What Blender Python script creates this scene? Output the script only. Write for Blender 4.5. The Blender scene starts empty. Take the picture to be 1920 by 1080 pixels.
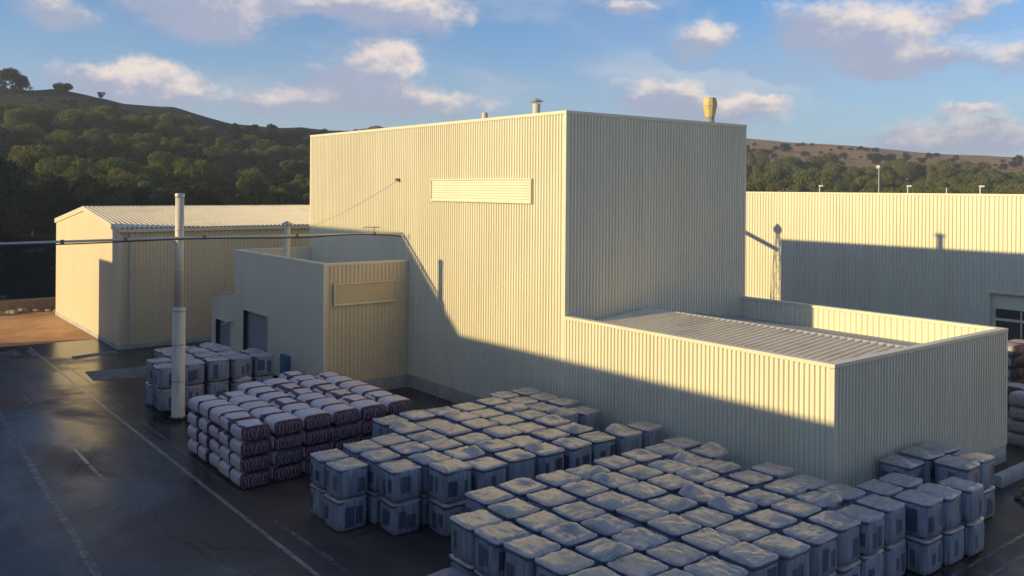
import bpy, math, random
from mathutils import Matrix, Vector, noise
R = math.radians
S = bpy.context.scene
COL = S.collection

# ------------------------------------------------------------------ camera
H = 14.0
F_PX, YAW, HOR, ROLL = 1651.0, R(51.89), 353.1, R(0.4366)
cd = bpy.data.cameras.new('camera')
cam = bpy.data.objects.new('camera', cd)
COL.objects.link(cam)
cd.sensor_width = 36.0
cd.lens = F_PX / 1920 * 36
cd.shift_y = -(540 - HOR) / 1920
cd.clip_start, cd.clip_end = 0.1, 6000
cam.matrix_world = (Matrix.Translation((0, 0, H)) @ Matrix.Rotation(YAW - math.pi / 2, 4, 'Z')
                    @ Matrix.Rotation(math.pi / 2, 4, 'X') @ Matrix.Rotation(ROLL, 4, 'Z'))
S.camera = cam

# ------------------------------------------------------------------ sun direction (measured from the cast shadows)
SUN = Vector((1.0, -0.339, -0.285)).normalized()
ELEV = math.asin(-SUN.z)
sd = bpy.data.lights.new('sun', 'SUN')
sd.energy, sd.angle, sd.color = 5.0, R(0.55), (1.0, 0.775, 0.385)
so = bpy.data.objects.new('sun', sd)
COL.objects.link(so)
so.rotation_euler = SUN.to_track_quat('-Z', 'Y').to_euler()
so.location = (-60, 20, 60)

# ------------------------------------------------------------------ view
S.view_settings.view_transform = 'Standard'
S.view_settings.look = 'None'
S.view_settings.gamma = 1
S.view_settings.use_curve_mapping = False
S.view_settings.exposure = 0.22
S.render.engine = 'CYCLES'
S.cycles.max_bounces = 8; S.cycles.diffuse_bounces = 5

def ray(x, y):
    """direction of a photo pixel (1920 wide) from the camera"""
    a, b = (x - 960) / F_PX, (HOR - y) / F_PX
    c, s = math.cos(ROLL), math.sin(ROLL)
    r, u = a * c - b * s, a * s + b * c
    Fw = Vector((math.cos(YAW), math.sin(YAW), 0)); Rt = Vector((math.sin(YAW), -math.cos(YAW), 0))
    return Fw + Rt * r + Vector((0, 0, u))
def onZ(x, y, z=0):
    d = ray(x, y); return Vector((0, 0, H)) + d * ((z - H) / d.z)

# ------------------------------------------------------------------ node helper
class NT:
    def __init__(self, tree):
        self.t = tree; tree.nodes.clear()
    def n(self, typ, ins=None, **kw):
        nd = self.t.nodes.new(typ)
        for k, v in kw.items(): setattr(nd, k, v)
        for k, v in (ins or {}).items():
            if isinstance(v, bpy.types.NodeSocket): self.t.links.new(v, nd.inputs[k])
            else: nd.inputs[k].default_value = v
        return nd
    def m(self, op, a, b=None, c=None, clamp=False):
        ins = {0: a}
        if b is not None: ins[1] = b
        if c is not None: ins[2] = c
        nd = self.n('ShaderNodeMath', ins, operation=op); nd.use_clamp = clamp
        return nd.outputs[0]
    def v(self, op, a, b=None):
        ins = {0: a}
        if b is not None: ins[1] = b
        return self.n('ShaderNodeVectorMath', ins, operation=op)
    def mix(self, f, a, b):
        nd = self.n('ShaderNodeMix', data_type='RGBA')
        for k, v in ((0, f), (6, a), (7, b)):
            if isinstance(v, bpy.types.NodeSocket): self.t.links.new(v, nd.inputs[k])
            else: nd.inputs[k].default_value = v if k == 0 else (*v, 1) if len(v) == 3 else v
        return nd.outputs[2]
    def ss(self, x, a, b):
        nd = self.n('ShaderNodeMapRange', {0: x, 1: a, 2: b, 3: 0.0, 4: 1.0}, interpolation_type='SMOOTHSTEP')
        return nd.outputs[0]
    def noise(self, vec, scale, detail=4, rough=0.55, dist=0.0):
        return self.n('ShaderNodeTexNoise', {'Vector': vec, 'Scale': scale, 'Detail': detail, 'Roughness': rough, 'Distortion': dist})

# ------------------------------------------------------------------ world: Nishita sky with clouds
w = bpy.data.worlds.new('World'); S.world = w; w.use_nodes = True
N = NT(w.node_tree)
sky = N.n('ShaderNodeTexSky', sky_type='NISHITA')
sky.sun_disc = False
sky.sun_elevation = ELEV
sky.sun_rotation = math.atan2(-SUN.x, -SUN.y)
sky.altitude = 50; sky.air_density = 1.0; sky.dust_density = 0.35; sky.ozone_density = 2.6
tc = N.n('ShaderNodeTexCoord')
dirv = N.v('NORMALIZE', tc.outputs['Generated']).outputs[0]
Fw = Vector((math.cos(YAW), math.sin(YAW), 0)); Rt = Vector((math.sin(YAW), -math.cos(YAW), 0))
sep = N.n('ShaderNodeSeparateXYZ', {0: dirv})
az = N.m('ARCTAN2', sep.outputs[1], sep.outputs[0])
el = N.m('ARCSINE', sep.outputs[2])
cv = N.n('ShaderNodeCombineXYZ', {0: az, 1: N.m('MULTIPLY', el, 1.5), 2: 0.0}).outputs[0]
# domain warp so cloud outlines billow
wn = N.noise(cv, 13.0, 6, 0.62)
wofs = N.v('SCALE', N.v('SUBTRACT', wn.outputs['Color'], (0.5, 0.5, 0.5)).outputs[0]); wofs.inputs['Scale'].default_value = 0.10
wsep = N.n('ShaderNodeSeparateXYZ', {0: wofs.outputs[0]})
azw = N.m('ADD', az, wsep.outputs[0]); elw = N.m('ADD', el, N.m('MULTIPLY', wsep.outputs[1], 0.6))
# the clouds seen in the photograph, as directions in the sky: (x, y, half width, half height, weight)
CLOUDS = [(95, 20, 70, 34, 1.0), (370, 15, 130, 55, 1.05), (425, 55, 50, 28, 0.9), (560, 5, 190, 26, 0.95), (770, 22, 145, 44, 1.1),
          (665, 145, 105, 40, 1.15), (725, 128, 52, 40, 1.15), (555, 200, 100, 26, 1.1), (190, 142, 95, 28, 0.95), (300, 165, 130, 32, 0.9),
          (800, 195, 160, 28, 0.9), (1240, 190, 95, 42, 1.25), (1380, 210, 95, 28, 1.05), (1185, 15, 48, 24, 0.95), (1315, 75, 42, 28, 1.0),
          (1545, 45, 125, 42, 1.1), (1680, 85, 85, 40, 0.95), (1610, 125, 95, 26, 0.7), (1840, 20, 70, 26, 0.9), (1700, 260, 72, 30, 1.1),
          (1850, 250, 95, 36, 1.1), (1790, 100, 60, 16, 0.7), (1900, 115, 50, 22, 0.8), (1420, 190, 50, 9, 0.7), (1810, 200, 50, 10, 0.7)]
mask = None; gy = None
for (px, py, hw, hh, wt) in CLOUDS:
    d = ray(px, py).normalized()
    a0, e0 = math.atan2(d.y, d.x), math.asin(d.z)
    dx = N.m('DIVIDE', N.m('SUBTRACT', azw, a0), hw * .9 / F_PX)
    dy = N.m('DIVIDE', N.m('SUBTRACT', elw, e0), hh / F_PX)
    q = N.m('ADD', N.m('MULTIPLY', dx, dx), N.m('MULTIPLY', dy, dy))
    g = N.m('MULTIPLY', N.m('POWER', 2.718, N.m('MULTIPLY', q, -0.8)), wt)
    up = N.m('MULTIPLY', g, N.m('SUBTRACT', dy, N.m('MULTIPLY', dx, 0.45)))
    mask = g if mask is None else N.m('ADD', mask, g)
    gy = up if gy is None else N.m('ADD', gy, up)
n1 = N.noise(cv, 24.0, 8, 0.66)
sc2 = N.n('ShaderNodeCombineXYZ', {0: N.m('MULTIPLY', az, 1.0), 1: N.m('MULTIPLY', el, 3.0), 2: 1.7}).outputs[0]
n2 = N.noise(sc2, 3.4, 6, 0.6)
wide = N.m('MULTIPLY', N.ss(n2.outputs[0], 0.42, 0.74), 0.32)          # thin scattered veil over the whole sky
dens = N.m('ADD', N.m('ADD', mask, N.m('MULTIPLY', N.m('SUBTRACT', n1.outputs[0], 0.5), 1.15)), N.m('MULTIPLY', wide, 0.35))
# unseen broken cloud added beyond the view, its cover set to balance the fill light
inframe = N.m('MULTIPLY', N.m('SUBTRACT', 1.0, N.ss(N.m('ABSOLUTE', N.m('SUBTRACT', az, YAW)), R(31), R(40))), N.m('SUBTRACT', 1.0, N.ss(el, R(13), R(19))))
n3 = N.noise(N.v('DIVIDE', dirv, N.n('ShaderNodeCombineXYZ', {0: N.m('MAXIMUM', N.m('ADD', sep.outputs[2], 0.12), 0.05), 1: N.m('MAXIMUM', N.m('ADD', sep.outputs[2], 0.12), 0.05), 2: 1.0}).outputs[0]).outputs[0], 1.6, 7, 0.6)
fill_cloud = N.m('MULTIPLY', N.m('MULTIPLY', N.ss(n3.outputs[0], 0.50, 0.64), 0.85), N.m('SUBTRACT', 1.0, inframe))
wide = N.m('MAXIMUM', wide, fill_cloud)
cover = N.m('MAXIMUM', N.m('MULTIPLY', N.ss(dens, 0.26, 1.05), 0.90), wide)
# top-left of each cloud faces the sun, the base is in its own shade
lit = N.ss(N.m('ADD', N.m('DIVIDE', gy, N.m('MAXIMUM', mask, 0.05)), N.m('MULTIPLY', N.m('SUBTRACT', n1.outputs[0], 0.5), 2.6)), -0.30, 0.95)
ccol = N.mix(lit, (2.9, 3.2, 4.3), (7.2, 6.1, 5.4))
skyc = N.v('MULTIPLY', sky.outputs[0], (0.62, 0.87, 1.15)).outputs[0]
low = N.m('MULTIPLY', N.m('SUBTRACT', 1.0, N.ss(el, R(1.0), R(13))), N.m('ADD', 0.62, N.m('MULTIPLY', N.m('SUBTRACT', n2.outputs[0], 0.5), 1.2)))   # milky air along the whole horizon
skyc = N.mix(low, skyc, (3.3, 3.7, 4.5))
final = N.mix(cover, skyc, ccol)
bg = N.n('ShaderNodeBackground', {'Color': final, 'Strength': 0.118})
out = N.n('ShaderNodeOutputWorld', {0: bg.outputs[0]})

# ------------------------------------------------------------------ materials
def mat(name, build):
    m = bpy.data.materials.new(name); m.use_nodes = True
    n = NT(m.node_tree); res = build(n)
    n.n('ShaderNodeOutputMaterial', {0: res}); return m
def principled(n, col, rough=0.6, bump=None, bstr=0.3, bdist=0.02, metal=0.0, spec=0.5, extra=None):
    ins = {'Base Color': col if isinstance(col, bpy.types.NodeSocket) else (*col, 1), 'Roughness': rough, 'Metallic': metal, 'Specular IOR Level': spec}
    ins.update(extra or {})
    if bump is not None:
        ins['Normal'] = n.n('ShaderNodeBump', {'Height': bump, 'Strength': bstr, 'Distance': bdist}).outputs[0]
    return n.n('ShaderNodeBsdfPrincipled', ins).outputs[0]
def geo(n): return n.n('ShaderNodeNewGeometry').outputs['Position']
def objc(n): return n.n('ShaderNodeTexCoord').outputs['Object']
def stretch(n, v, sx, sy, sz):
    return n.v('MULTIPLY', v, (sx, sy, sz)).outputs[0]

def m_clad(base, dirt):
    def b(n):
        p = geo(n)
        streak = n.noise(stretch(n, p, 3.0, 3.0, 0.12), 1.0, 5, 0.6).outputs[0]
        big = n.noise(p, 0.16, 3).outputs[0]
        sheet = n.n('ShaderNodeTexWhiteNoise', {'Vector': n.v('FLOOR', stretch(n, p, 0.98, 0.98, 0.0)).outputs[0]}).outputs[0]
        f = n.m('ADD', n.m('MULTIPLY', n.ss(streak, 0.45, 0.75), 0.28), n.m('MULTIPLY', n.ss(big, 0.4, 0.7), 0.18))
        f = n.m('ADD', f, n.m('MULTIPLY', sheet, 0.22))
        return principled(n, n.mix(f, base, dirt), 0.42, n.noise(stretch(n, p, 6, 6, 0.7), 1.0, 3).outputs[0], 0.12, 0.01)
    return b
M = {}
M['clad'] = mat('cream_steel_cladding', m_clad((0.75, 0.70, 0.54), (0.61, 0.55, 0.39)))
M['clad_tan'] = mat('beige_warehouse_cladding', m_clad((0.72, 0.61, 0.43), (0.60, 0.50, 0.34)))
M['clad_tan_bounce'] = mat('tan_cladding_with_bounce', m_clad((0.71, 0.59, 0.37), (0.58, 0.46, 0.28)))
M['trim'] = mat('cream_steel_flashing', lambda n: principled(n, n.mix(n.noise(geo(n), 0.9, 4).outputs[0], (0.74, 0.70, 0.56), (0.62, 0.57, 0.43)), 0.4))
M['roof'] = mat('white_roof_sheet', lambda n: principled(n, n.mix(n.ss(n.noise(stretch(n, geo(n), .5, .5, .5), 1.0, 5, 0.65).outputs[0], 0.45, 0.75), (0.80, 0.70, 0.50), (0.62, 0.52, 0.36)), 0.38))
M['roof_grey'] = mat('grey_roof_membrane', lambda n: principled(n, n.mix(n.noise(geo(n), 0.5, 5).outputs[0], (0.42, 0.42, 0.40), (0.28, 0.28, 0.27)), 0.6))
M['gravel'] = mat('pale_roof_gravel', lambda n: principled(n, n.mix(n.noise(geo(n), 12, 4).outputs[0], (0.62, 0.54, 0.46), (0.40, 0.35, 0.30)), 0.9))
M['plinth'] = mat('grey_concrete_plinth', lambda n: principled(n, n.mix(n.ss(n.noise(geo(n), 1.3, 6, 0.65).outputs[0], 0.35, 0.7), (0.46, 0.47, 0.47), (0.33, 0.33, 0.32)), 0.85, n.noise(geo(n), 9, 5).outputs[0], 0.3))
M['shutter'] = mat('grey_steel_shutter', lambda n: principled(n, n.mix(n.noise(geo(n), 0.8, 4).outputs[0], (0.30, 0.29, 0.31), (0.22, 0.21, 0.23)), 0.5))
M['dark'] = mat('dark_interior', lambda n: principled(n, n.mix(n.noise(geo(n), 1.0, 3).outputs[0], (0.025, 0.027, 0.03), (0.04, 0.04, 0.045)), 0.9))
M['glass'] = mat('dark_window_glass', lambda n: principled(n, n.mix(n.noise(geo(n), 1.2, 2).outputs[0], (0.02, 0.025, 0.03), (0.035, 0.04, 0.045)), 0.12))
M['pole'] = mat('pale_painted_flue', lambda n: principled(n, n.mix(n.ss(n.noise(stretch(n, geo(n), 2, 2, 0.35), 1.0, 5).outputs[0], 0.4, 0.75), (0.66, 0.60, 0.48), (0.46, 0.41, 0.32)), 0.5))
M['steel'] = mat('galvanised_steel', lambda n: principled(n, n.mix(n.noise(geo(n), 3, 4).outputs[0], (0.52, 0.51, 0.48), (0.36, 0.35, 0.33)), 0.4, metal=0.3))
M['blackpipe'] = mat('black_cable', lambda n: principled(n, n.mix(n.noise(geo(n), 2, 3).outputs[0], (0.02, 0.02, 0.022), (0.04, 0.04, 0.04)), 0.5))
M['pipe'] = mat('pale_grey_pipe', lambda n: principled(n, n.mix(n.noise(geo(n), 0.9, 4).outputs[0], (0.62, 0.62, 0.56), (0.46, 0.46, 0.41)), 0.5))
M['yellow'] = mat('yellow_railing_paint', lambda n: principled(n, n.mix(n.noise(geo(n), 2, 3).outputs[0], (0.52, 0.38, 0.06), (0.36, 0.26, 0.06)), 0.5))
M['yellow_vent'] = mat('yellow_vent_paint', lambda n: principled(n, n.mix(n.ss(n.noise(stretch(n, geo(n), 3, 3, .8), 1, 4).outputs[0], .4, .75), (0.58, 0.47, 0.20), (0.42, 0.33, 0.15)), 0.5))
M['rust'] = mat('dark_lattice_steel', lambda n: principled(n, n.mix(n.noise(geo(n), 3, 4).outputs[0], (0.20, 0.17, 0.14), (0.13, 0.10, 0.08)), 0.6))
M['blue'] = mat('blue_cabinet_paint', lambda n: principled(n, n.mix(n.noise(geo(n), 2, 3).outputs[0], (0.10, 0.20, 0.30), (0.07, 0.15, 0.24)), 0.5))
M['wood'] = mat('weathered_timber', lambda n: principled(n, n.mix(n.noise(stretch(n, geo(n), 2, 9, 9), 1, 5).outputs[0], (0.34, 0.25, 0.16), (0.20, 0.145, 0.09)), 0.85))
M['lampwhite'] = mat('white_lamp_housing', lambda n: principled(n, n.mix(n.noise(geo(n), 2, 2).outputs[0], (0.52, 0.52, 0.50), (0.40, 0.40, 0.39)), 0.4))

def m_asphalt(n):
    p = geo(n)
    a = n.noise(p, 0.09, 6, 0.62, 0.6).outputs[0]
    b_ = n.noise(stretch(n, p, 0.5, 0.1, 1), 1.0, 5, 0.6).outputs[0]
    fine = n.noise(p, 30, 3).outputs[0]
    c = n.mix(n.ss(a, 0.40, 0.66), (0.026, 0.021, 0.018), (0.088, 0.062, 0.044))
    c = n.mix(n.m('MULTIPLY', n.ss(b_, 0.48, 0.72), 0.8), c, (0.135, 0.098, 0.070))
    spots = n.ss(n.noise(p, 0.55, 4, 0.7).outputs[0], 0.60, 0.70)
    c = n.mix(n.m('MULTIPLY', spots, 0.75), c, (0.022, 0.021, 0.021))
    c = n.mix(n.m('MULTIPLY', fine, 0.25), c, (0.11, 0.10, 0.09))
    crack = n.n('ShaderNodeTexVoronoi', {'Vector': n.v('ADD', p, n.v('SCALE', n.noise(p, 0.8, 4).outputs['Color']).outputs[0]).outputs[0], 'Scale': 0.17}, feature='DISTANCE_TO_EDGE').outputs['Distance']
    c = n.mix(n.m('MULTIPLY', n.m('SUBTRACT', 1.0, n.ss(crack, 0.0, 0.012)), 0.7), c, (0.015, 0.014, 0.014))
    rough = n.m('ADD', 0.23, n.m('MULTIPLY', n.ss(a, 0.40, 0.66), 0.36))      # damp: the sunlit gable mirrors softly in it
    return principled(n, c, rough, n.m('ADD', n.noise(p, 45, 3).outputs[0], n.noise(p, 6, 4).outputs[0]), 0.22, 0.006, spec=0.22)
M['asphalt'] = mat('worn_asphalt', m_asphalt)
def m_soil(n):
    p = geo(n)
    a = n.noise(p, 0.12, 7, 0.65, 0.5).outputs[0]
    c = n.mix(n.ss(a, 0.35, 0.65), (0.34, 0.175, 0.075), (0.52, 0.31, 0.155))
    c = n.mix(n.m('MULTIPLY', n.ss(n.noise(p, 0.9, 6, 0.7).outputs[0], 0.5, 0.75), 0.6), c, (0.20, 0.13, 0.07))
    return principled(n, c, 0.95, n.noise(p, 3, 7, 0.7).outputs[0], 0.8, 0.12)
M['soil'] = mat('reddish_soil', m_soil)
def m_hill(n):
    p = geo(n)
    a = n.noise(p, 0.02, 8, 0.65, 0.6).outputs[0]
    b_ = n.noise(p, 0.16, 7, 0.72).outputs[0]
    c = n.mix(n.ss(a, 0.38, 0.62), (0.22, 0.125, 0.07), (0.30, 0.20, 0.12))
    sx_ = n.ss(n.n('ShaderNodeSeparateXYZ', {0: p}).outputs[0], 130.0, 260.0)       # left hill overgrown, darkened too for its shaded slope; right one dry and bare
    c = n.mix(n.ss(n.m('SUBTRACT', b_, n.m('MULTIPLY', sx_, 0.20)), 0.24, 0.40), c, (0.024, 0.030, 0.019))
    c = n.mix(n.m('MULTIPLY', sx_, 0.55), c, (0.40, 0.235, 0.13))
    c = n.mix(n.m('MULTIPLY', n.ss(n.noise(p, 0.33, 6, 0.7).outputs[0], 0.62, 0.70), 0.7), c, (0.42, 0.31, 0.21))
    return principled(n, c, 1.0, b_, 0.9, 0.8, spec=0.1)
M['hill'] = mat('scrubby_hillside', m_hill)
def m_paint(n):
    p = geo(n)
    wear = n.noise(p, 4.5, 7, 0.75, 0.4).outputs[0]
    c = n.mix(n.ss(wear, 0.42, 0.66), (0.32, 0.30, 0.27), (0.06, 0.05, 0.045))
    return principled(n, c, 0.32, spec=0.26)
M['paint'] = mat('worn_white_road_paint', m_paint)
def m_paint2(n):
    p = geo(n)
    wear = n.noise(p, 2.6, 7, 0.75, 0.8).outputs[0]
    c = n.mix(n.ss(wear, 0.33, 0.56), (0.26, 0.235, 0.20), (0.058, 0.047, 0.042))
    return principled(n, c, 0.32, spec=0.26)
M['paint_old'] = mat('almost_gone_road_paint', m_paint2)
M['concrete'] = mat('stained_concrete_strip', lambda n: principled(n, n.mix(n.ss(n.noise(geo(n), 0.6, 6, 0.7).outputs[0], 0.3, 0.7), (0.27, 0.25, 0.21), (0.13, 0.12, 0.10)), 0.85))

def side_u(n):
    """coordinate running along a pallet's side faces, and its height"""
    tc_ = n.n('ShaderNodeTexCoord')
    s = n.n('ShaderNodeSeparateXYZ', {0: tc_.outputs['Object']})
    g = n.n('ShaderNodeSeparateXYZ', {0: tc_.outputs['Normal']})
    ax, ay = n.m('ABSOLUTE', g.outputs[0]), n.m('ABSOLUTE', g.outputs[1])
    face = n.m('GREATER_THAN', ax, ay)
    u = n.m('ADD', n.m('MULTIPLY', face, s.outputs[1]), n.m('MULTIPLY', n.m('SUBTRACT', 1.0, face), s.outputs[0]))
    sgn = n.m('ADD', n.m('MULTIPLY', n.m('SIGN', n.m('ADD', g.outputs[0], n.m('MULTIPLY', g.outputs[1], 1.7))), 3.1), face)
    return u, s.outputs[2], sgn, tc_.outputs['Object']
def m_film(n):
    u, z, sgn, p = side_u(n)
    rnd = n.n('ShaderNodeObjectInfo').outputs['Random']
    seed = n.m('ADD', n.m('MULTIPLY', rnd, 40.0), sgn)
    def rnd3(k):
        return n.n('ShaderNodeSeparateXYZ', {0: n.n('ShaderNodeTexWhiteNoise', {'Vector': n.n('ShaderNodeCombineXYZ', {0: n.m('ROUND', n.m('MULTIPLY', sgn, 3.0)), 1: n.m('MULTIPLY', rnd, 91.0), 2: k}).outputs[0]}).outputs['Color']})
    jag = n.m('MULTIPLY', n.m('SUBTRACT', n.noise(p, 14, 3).outputs[0], 0.5), 0.05)
    pan = None; wn_ = None
    for k, c0, on_ in ((0.3, -0.42, 0.18), (1.3, 0.02, 0.30)):
        a = rnd3(k); b2 = rnd3(k + 5.0)
        ctr = n.m('ADD', c0, n.m('MULTIPLY', a.outputs[0], 0.40)); hw_ = n.m('ADD', 0.08, n.m('MULTIPLY', a.outputs[1], 0.17))
        inx = n.m('LESS_THAN', n.m('ADD', n.m('ABSOLUTE', n.m('SUBTRACT', u, ctr)), jag), hw_)
        slit = n.m('GREATER_THAN', n.m('ABSOLUTE', n.m('SUBTRACT', u, n.m('ADD', ctr, 0.03))), 0.012)
        inz = n.m('MULTIPLY', n.m('GREATER_THAN', n.m('ADD', z, jag), n.m('ADD', 0.16, n.m('MULTIPLY', b2.outputs[0], 0.22))), n.m('LESS_THAN', n.m('ADD', z, jag), n.m('ADD', 0.72, n.m('MULTIPLY', b2.outputs[1], 0.28))))
        q = n.m('MULTIPLY', n.m('MULTIPLY', inx, inz), n.m('GREATER_THAN', a.outputs[2], on_))
        pan = q if pan is None else n.m('MAXIMUM', pan, q)
    deep = rnd3(9.0).outputs[0]
    streak = n.noise(n.n('ShaderNodeCombineXYZ', {0: n.m('MULTIPLY', u, 9.0), 1: n.m('MULTIPLY', z, 0.8), 2: seed}).outputs[0], 1.0, 5, 0.65).outputs[0]
    film = n.mix(n.ss(streak, 0.34, 0.72), (0.35, 0.385, 0.44), (0.15, 0.18, 0.24))
    ink = n.mix(deep, (0.025, 0.038, 0.085), (0.09, 0.11, 0.15))
    c = n.mix(n.m('MULTIPLY', pan, n.m('ADD', 0.55, n.m('MULTIPLY', streak, 0.6))), film, ink)
    folds = n.m('ADD', n.m('MULTIPLY', streak, 0.7), n.m('MULTIPLY', n.noise(p, 11, 5, 0.7, 1.5).outputs[0], 0.5))
    return principled(n, c, 0.33, folds, 0.45, 0.05, spec=0.5)
M['film'] = mat('wrapped_load_film', m_film)
def m_cap(n):
    p = objc(n); rnd = n.n('ShaderNodeObjectInfo').outputs['Random']
    q = n.v('ADD', p, n.n('ShaderNodeCombineXYZ', {0: n.m('MULTIPLY', rnd, 31.0), 1: n.m('MULTIPLY', rnd, 17.0), 2: 0.0}).outputs[0]).outputs[0]
    wr = n.noise(n.v('MULTIPLY', q, (2.2, 7.5, 3.0)).outputs[0], 1.0, 5, 0.62, 1.4).outputs[0]
    ridg = n.m('ABSOLUTE', n.m('SUBTRACT', wr, 0.5))
    z = n.n('ShaderNodeSeparateXYZ', {0: p}).outputs[2]
    blot = n.noise(q, 2.0, 4, 0.6).outputs[0]
    c = n.mix(n.ss(blot, 0.35, 0.7), (0.55, 0.48, 0.395), (0.34, 0.31, 0.28))
    c = n.mix(n.m('MULTIPLY', n.m('SUBTRACT', 1.0, n.ss(ridg, 0.0, 0.06)), 0.35), c, (0.82, 0.76, 0.66))
    c = n.mix(n.m('MULTIPLY', rnd, 0.45), c, (0.34, 0.33, 0.34))
    c = n.mix(n.m('MULTIPLY', n.m('SUBTRACT', 1.0, n.ss(z, -0.035, 0.0)), 0.92), c, (0.07, 0.095, 0.19))      # blue film rim round the hood, darkened as shade in the gaps
    return principled(n, c, 0.26, n.m('ADD', n.m('MULTIPLY', wr, 1.0), n.m('MULTIPLY', ridg, 1.8)), 0.8, 0.08, spec=0.9, extra={'Coat Weight': 0.7, 'Coat Roughness': 0.16})
M['cap'] = mat('crumpled_plastic_hood', m_cap)
def m_sleeve(n):
    p = objc(n); rnd = n.n('ShaderNodeObjectInfo').outputs['Random']
    q = n.v('ADD', p, n.n('ShaderNodeCombineXYZ', {0: n.m('MULTIPLY', rnd, 23.0), 1: 0.0, 2: 0.0}).outputs[0]).outputs[0]
    wr = n.noise(q, 5.0, 6, 0.65, 1.2).outputs[0]
    c = n.mix(n.ss(wr, 0.35, 0.7), (0.66, 0.62, 0.62), (0.52, 0.50, 0.53))
    return principled(n, n.mix(n.m('MULTIPLY', rnd, 0.3), c, (0.52, 0.45, 0.45)), 0.42, wr, 0.5, 0.05)
M['sleeve'] = mat('white_bale_sleeve', m_sleeve)
M['grey_shade_film'] = mat('grey_bag_and_shaded_bale_film', lambda n: principled(n, n.mix(n.ss(n.noise(objc(n), 3.0, 6, 0.65, 1.0).outputs[0], .35, .7), (0.36, 0.35, 0.36), (0.22, 0.22, 0.24)), 0.45, n.noise(objc(n), 4, 6, 0.65, 1.2).outputs[0], 0.6, 0.06))
M['bale'] = mat('dark_red_bale_ends', lambda n: principled(n, n.mix(n.ss(n.noise(objc(n), 9, 5, 0.7).outputs[0], 0.35, 0.7), (0.115, 0.030, 0.045), (0.055, 0.030, 0.050)), 0.6, n.noise(objc(n), 20, 4).outputs[0], 0.5, 0.03))
M['loop'] = mat('pale_folded_edges', lambda n: principled(n, n.mix(n.noise(objc(n), 8, 3).outputs[0], (0.50, 0.44, 0.47), (0.26, 0.21, 0.25)), 0.6))
def m_leaf(a, b, c2):
    def f(n):
        rnd = n.n('ShaderNodeObjectInfo').outputs['Random']
        p = geo(n)
        v = n.noise(p, 0.35, 4, 0.6).outputs[0]
        c = n.mix(n.ss(v, 0.35, 0.68), a, b)
        c = n.mix(n.m('MULTIPLY', rnd, 0.55), c, c2)
        d = n.n('ShaderNodeBsdfDiffuse', {'Color': c, 'Roughness': 0.6}).outputs[0]
        t = n.n('ShaderNodeBsdfTranslucent', {'Color': c}).outputs[0]
        return n.n('ShaderNodeMixShader', {0: 0.45, 1: d, 2: t}).outputs[0]
    return f
M['leaf'] = mat('sunlit_pine_needles', m_leaf((0.130, 0.165, 0.050), (0.235, 0.250, 0.078), (0.245, 0.215, 0.072)))  # colour raised so these crowns read as sunlit
M['leaf_dark_shade'] = mat('dark_and_shaded_leaves', m_leaf((0.030, 0.047, 0.029), (0.056, 0.076, 0.039), (0.047, 0.055, 0.033)))  # darker copy for crowns standing in shade, also for dark scrub and weeds
M['bark'] = mat('pine_bark', lambda n: principled(n, n.mix(n.noise(geo(n), 2, 4).outputs[0], (0.12, 0.08, 0.055), (0.07, 0.05, 0.04)), 0.95))
M['rock'] = mat('pale_rubble', lambda n: principled(n, n.mix(n.noise(geo(n), 1.5, 5).outputs[0], (0.36, 0.28, 0.20), (0.20, 0.15, 0.11)), 0.95))

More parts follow.
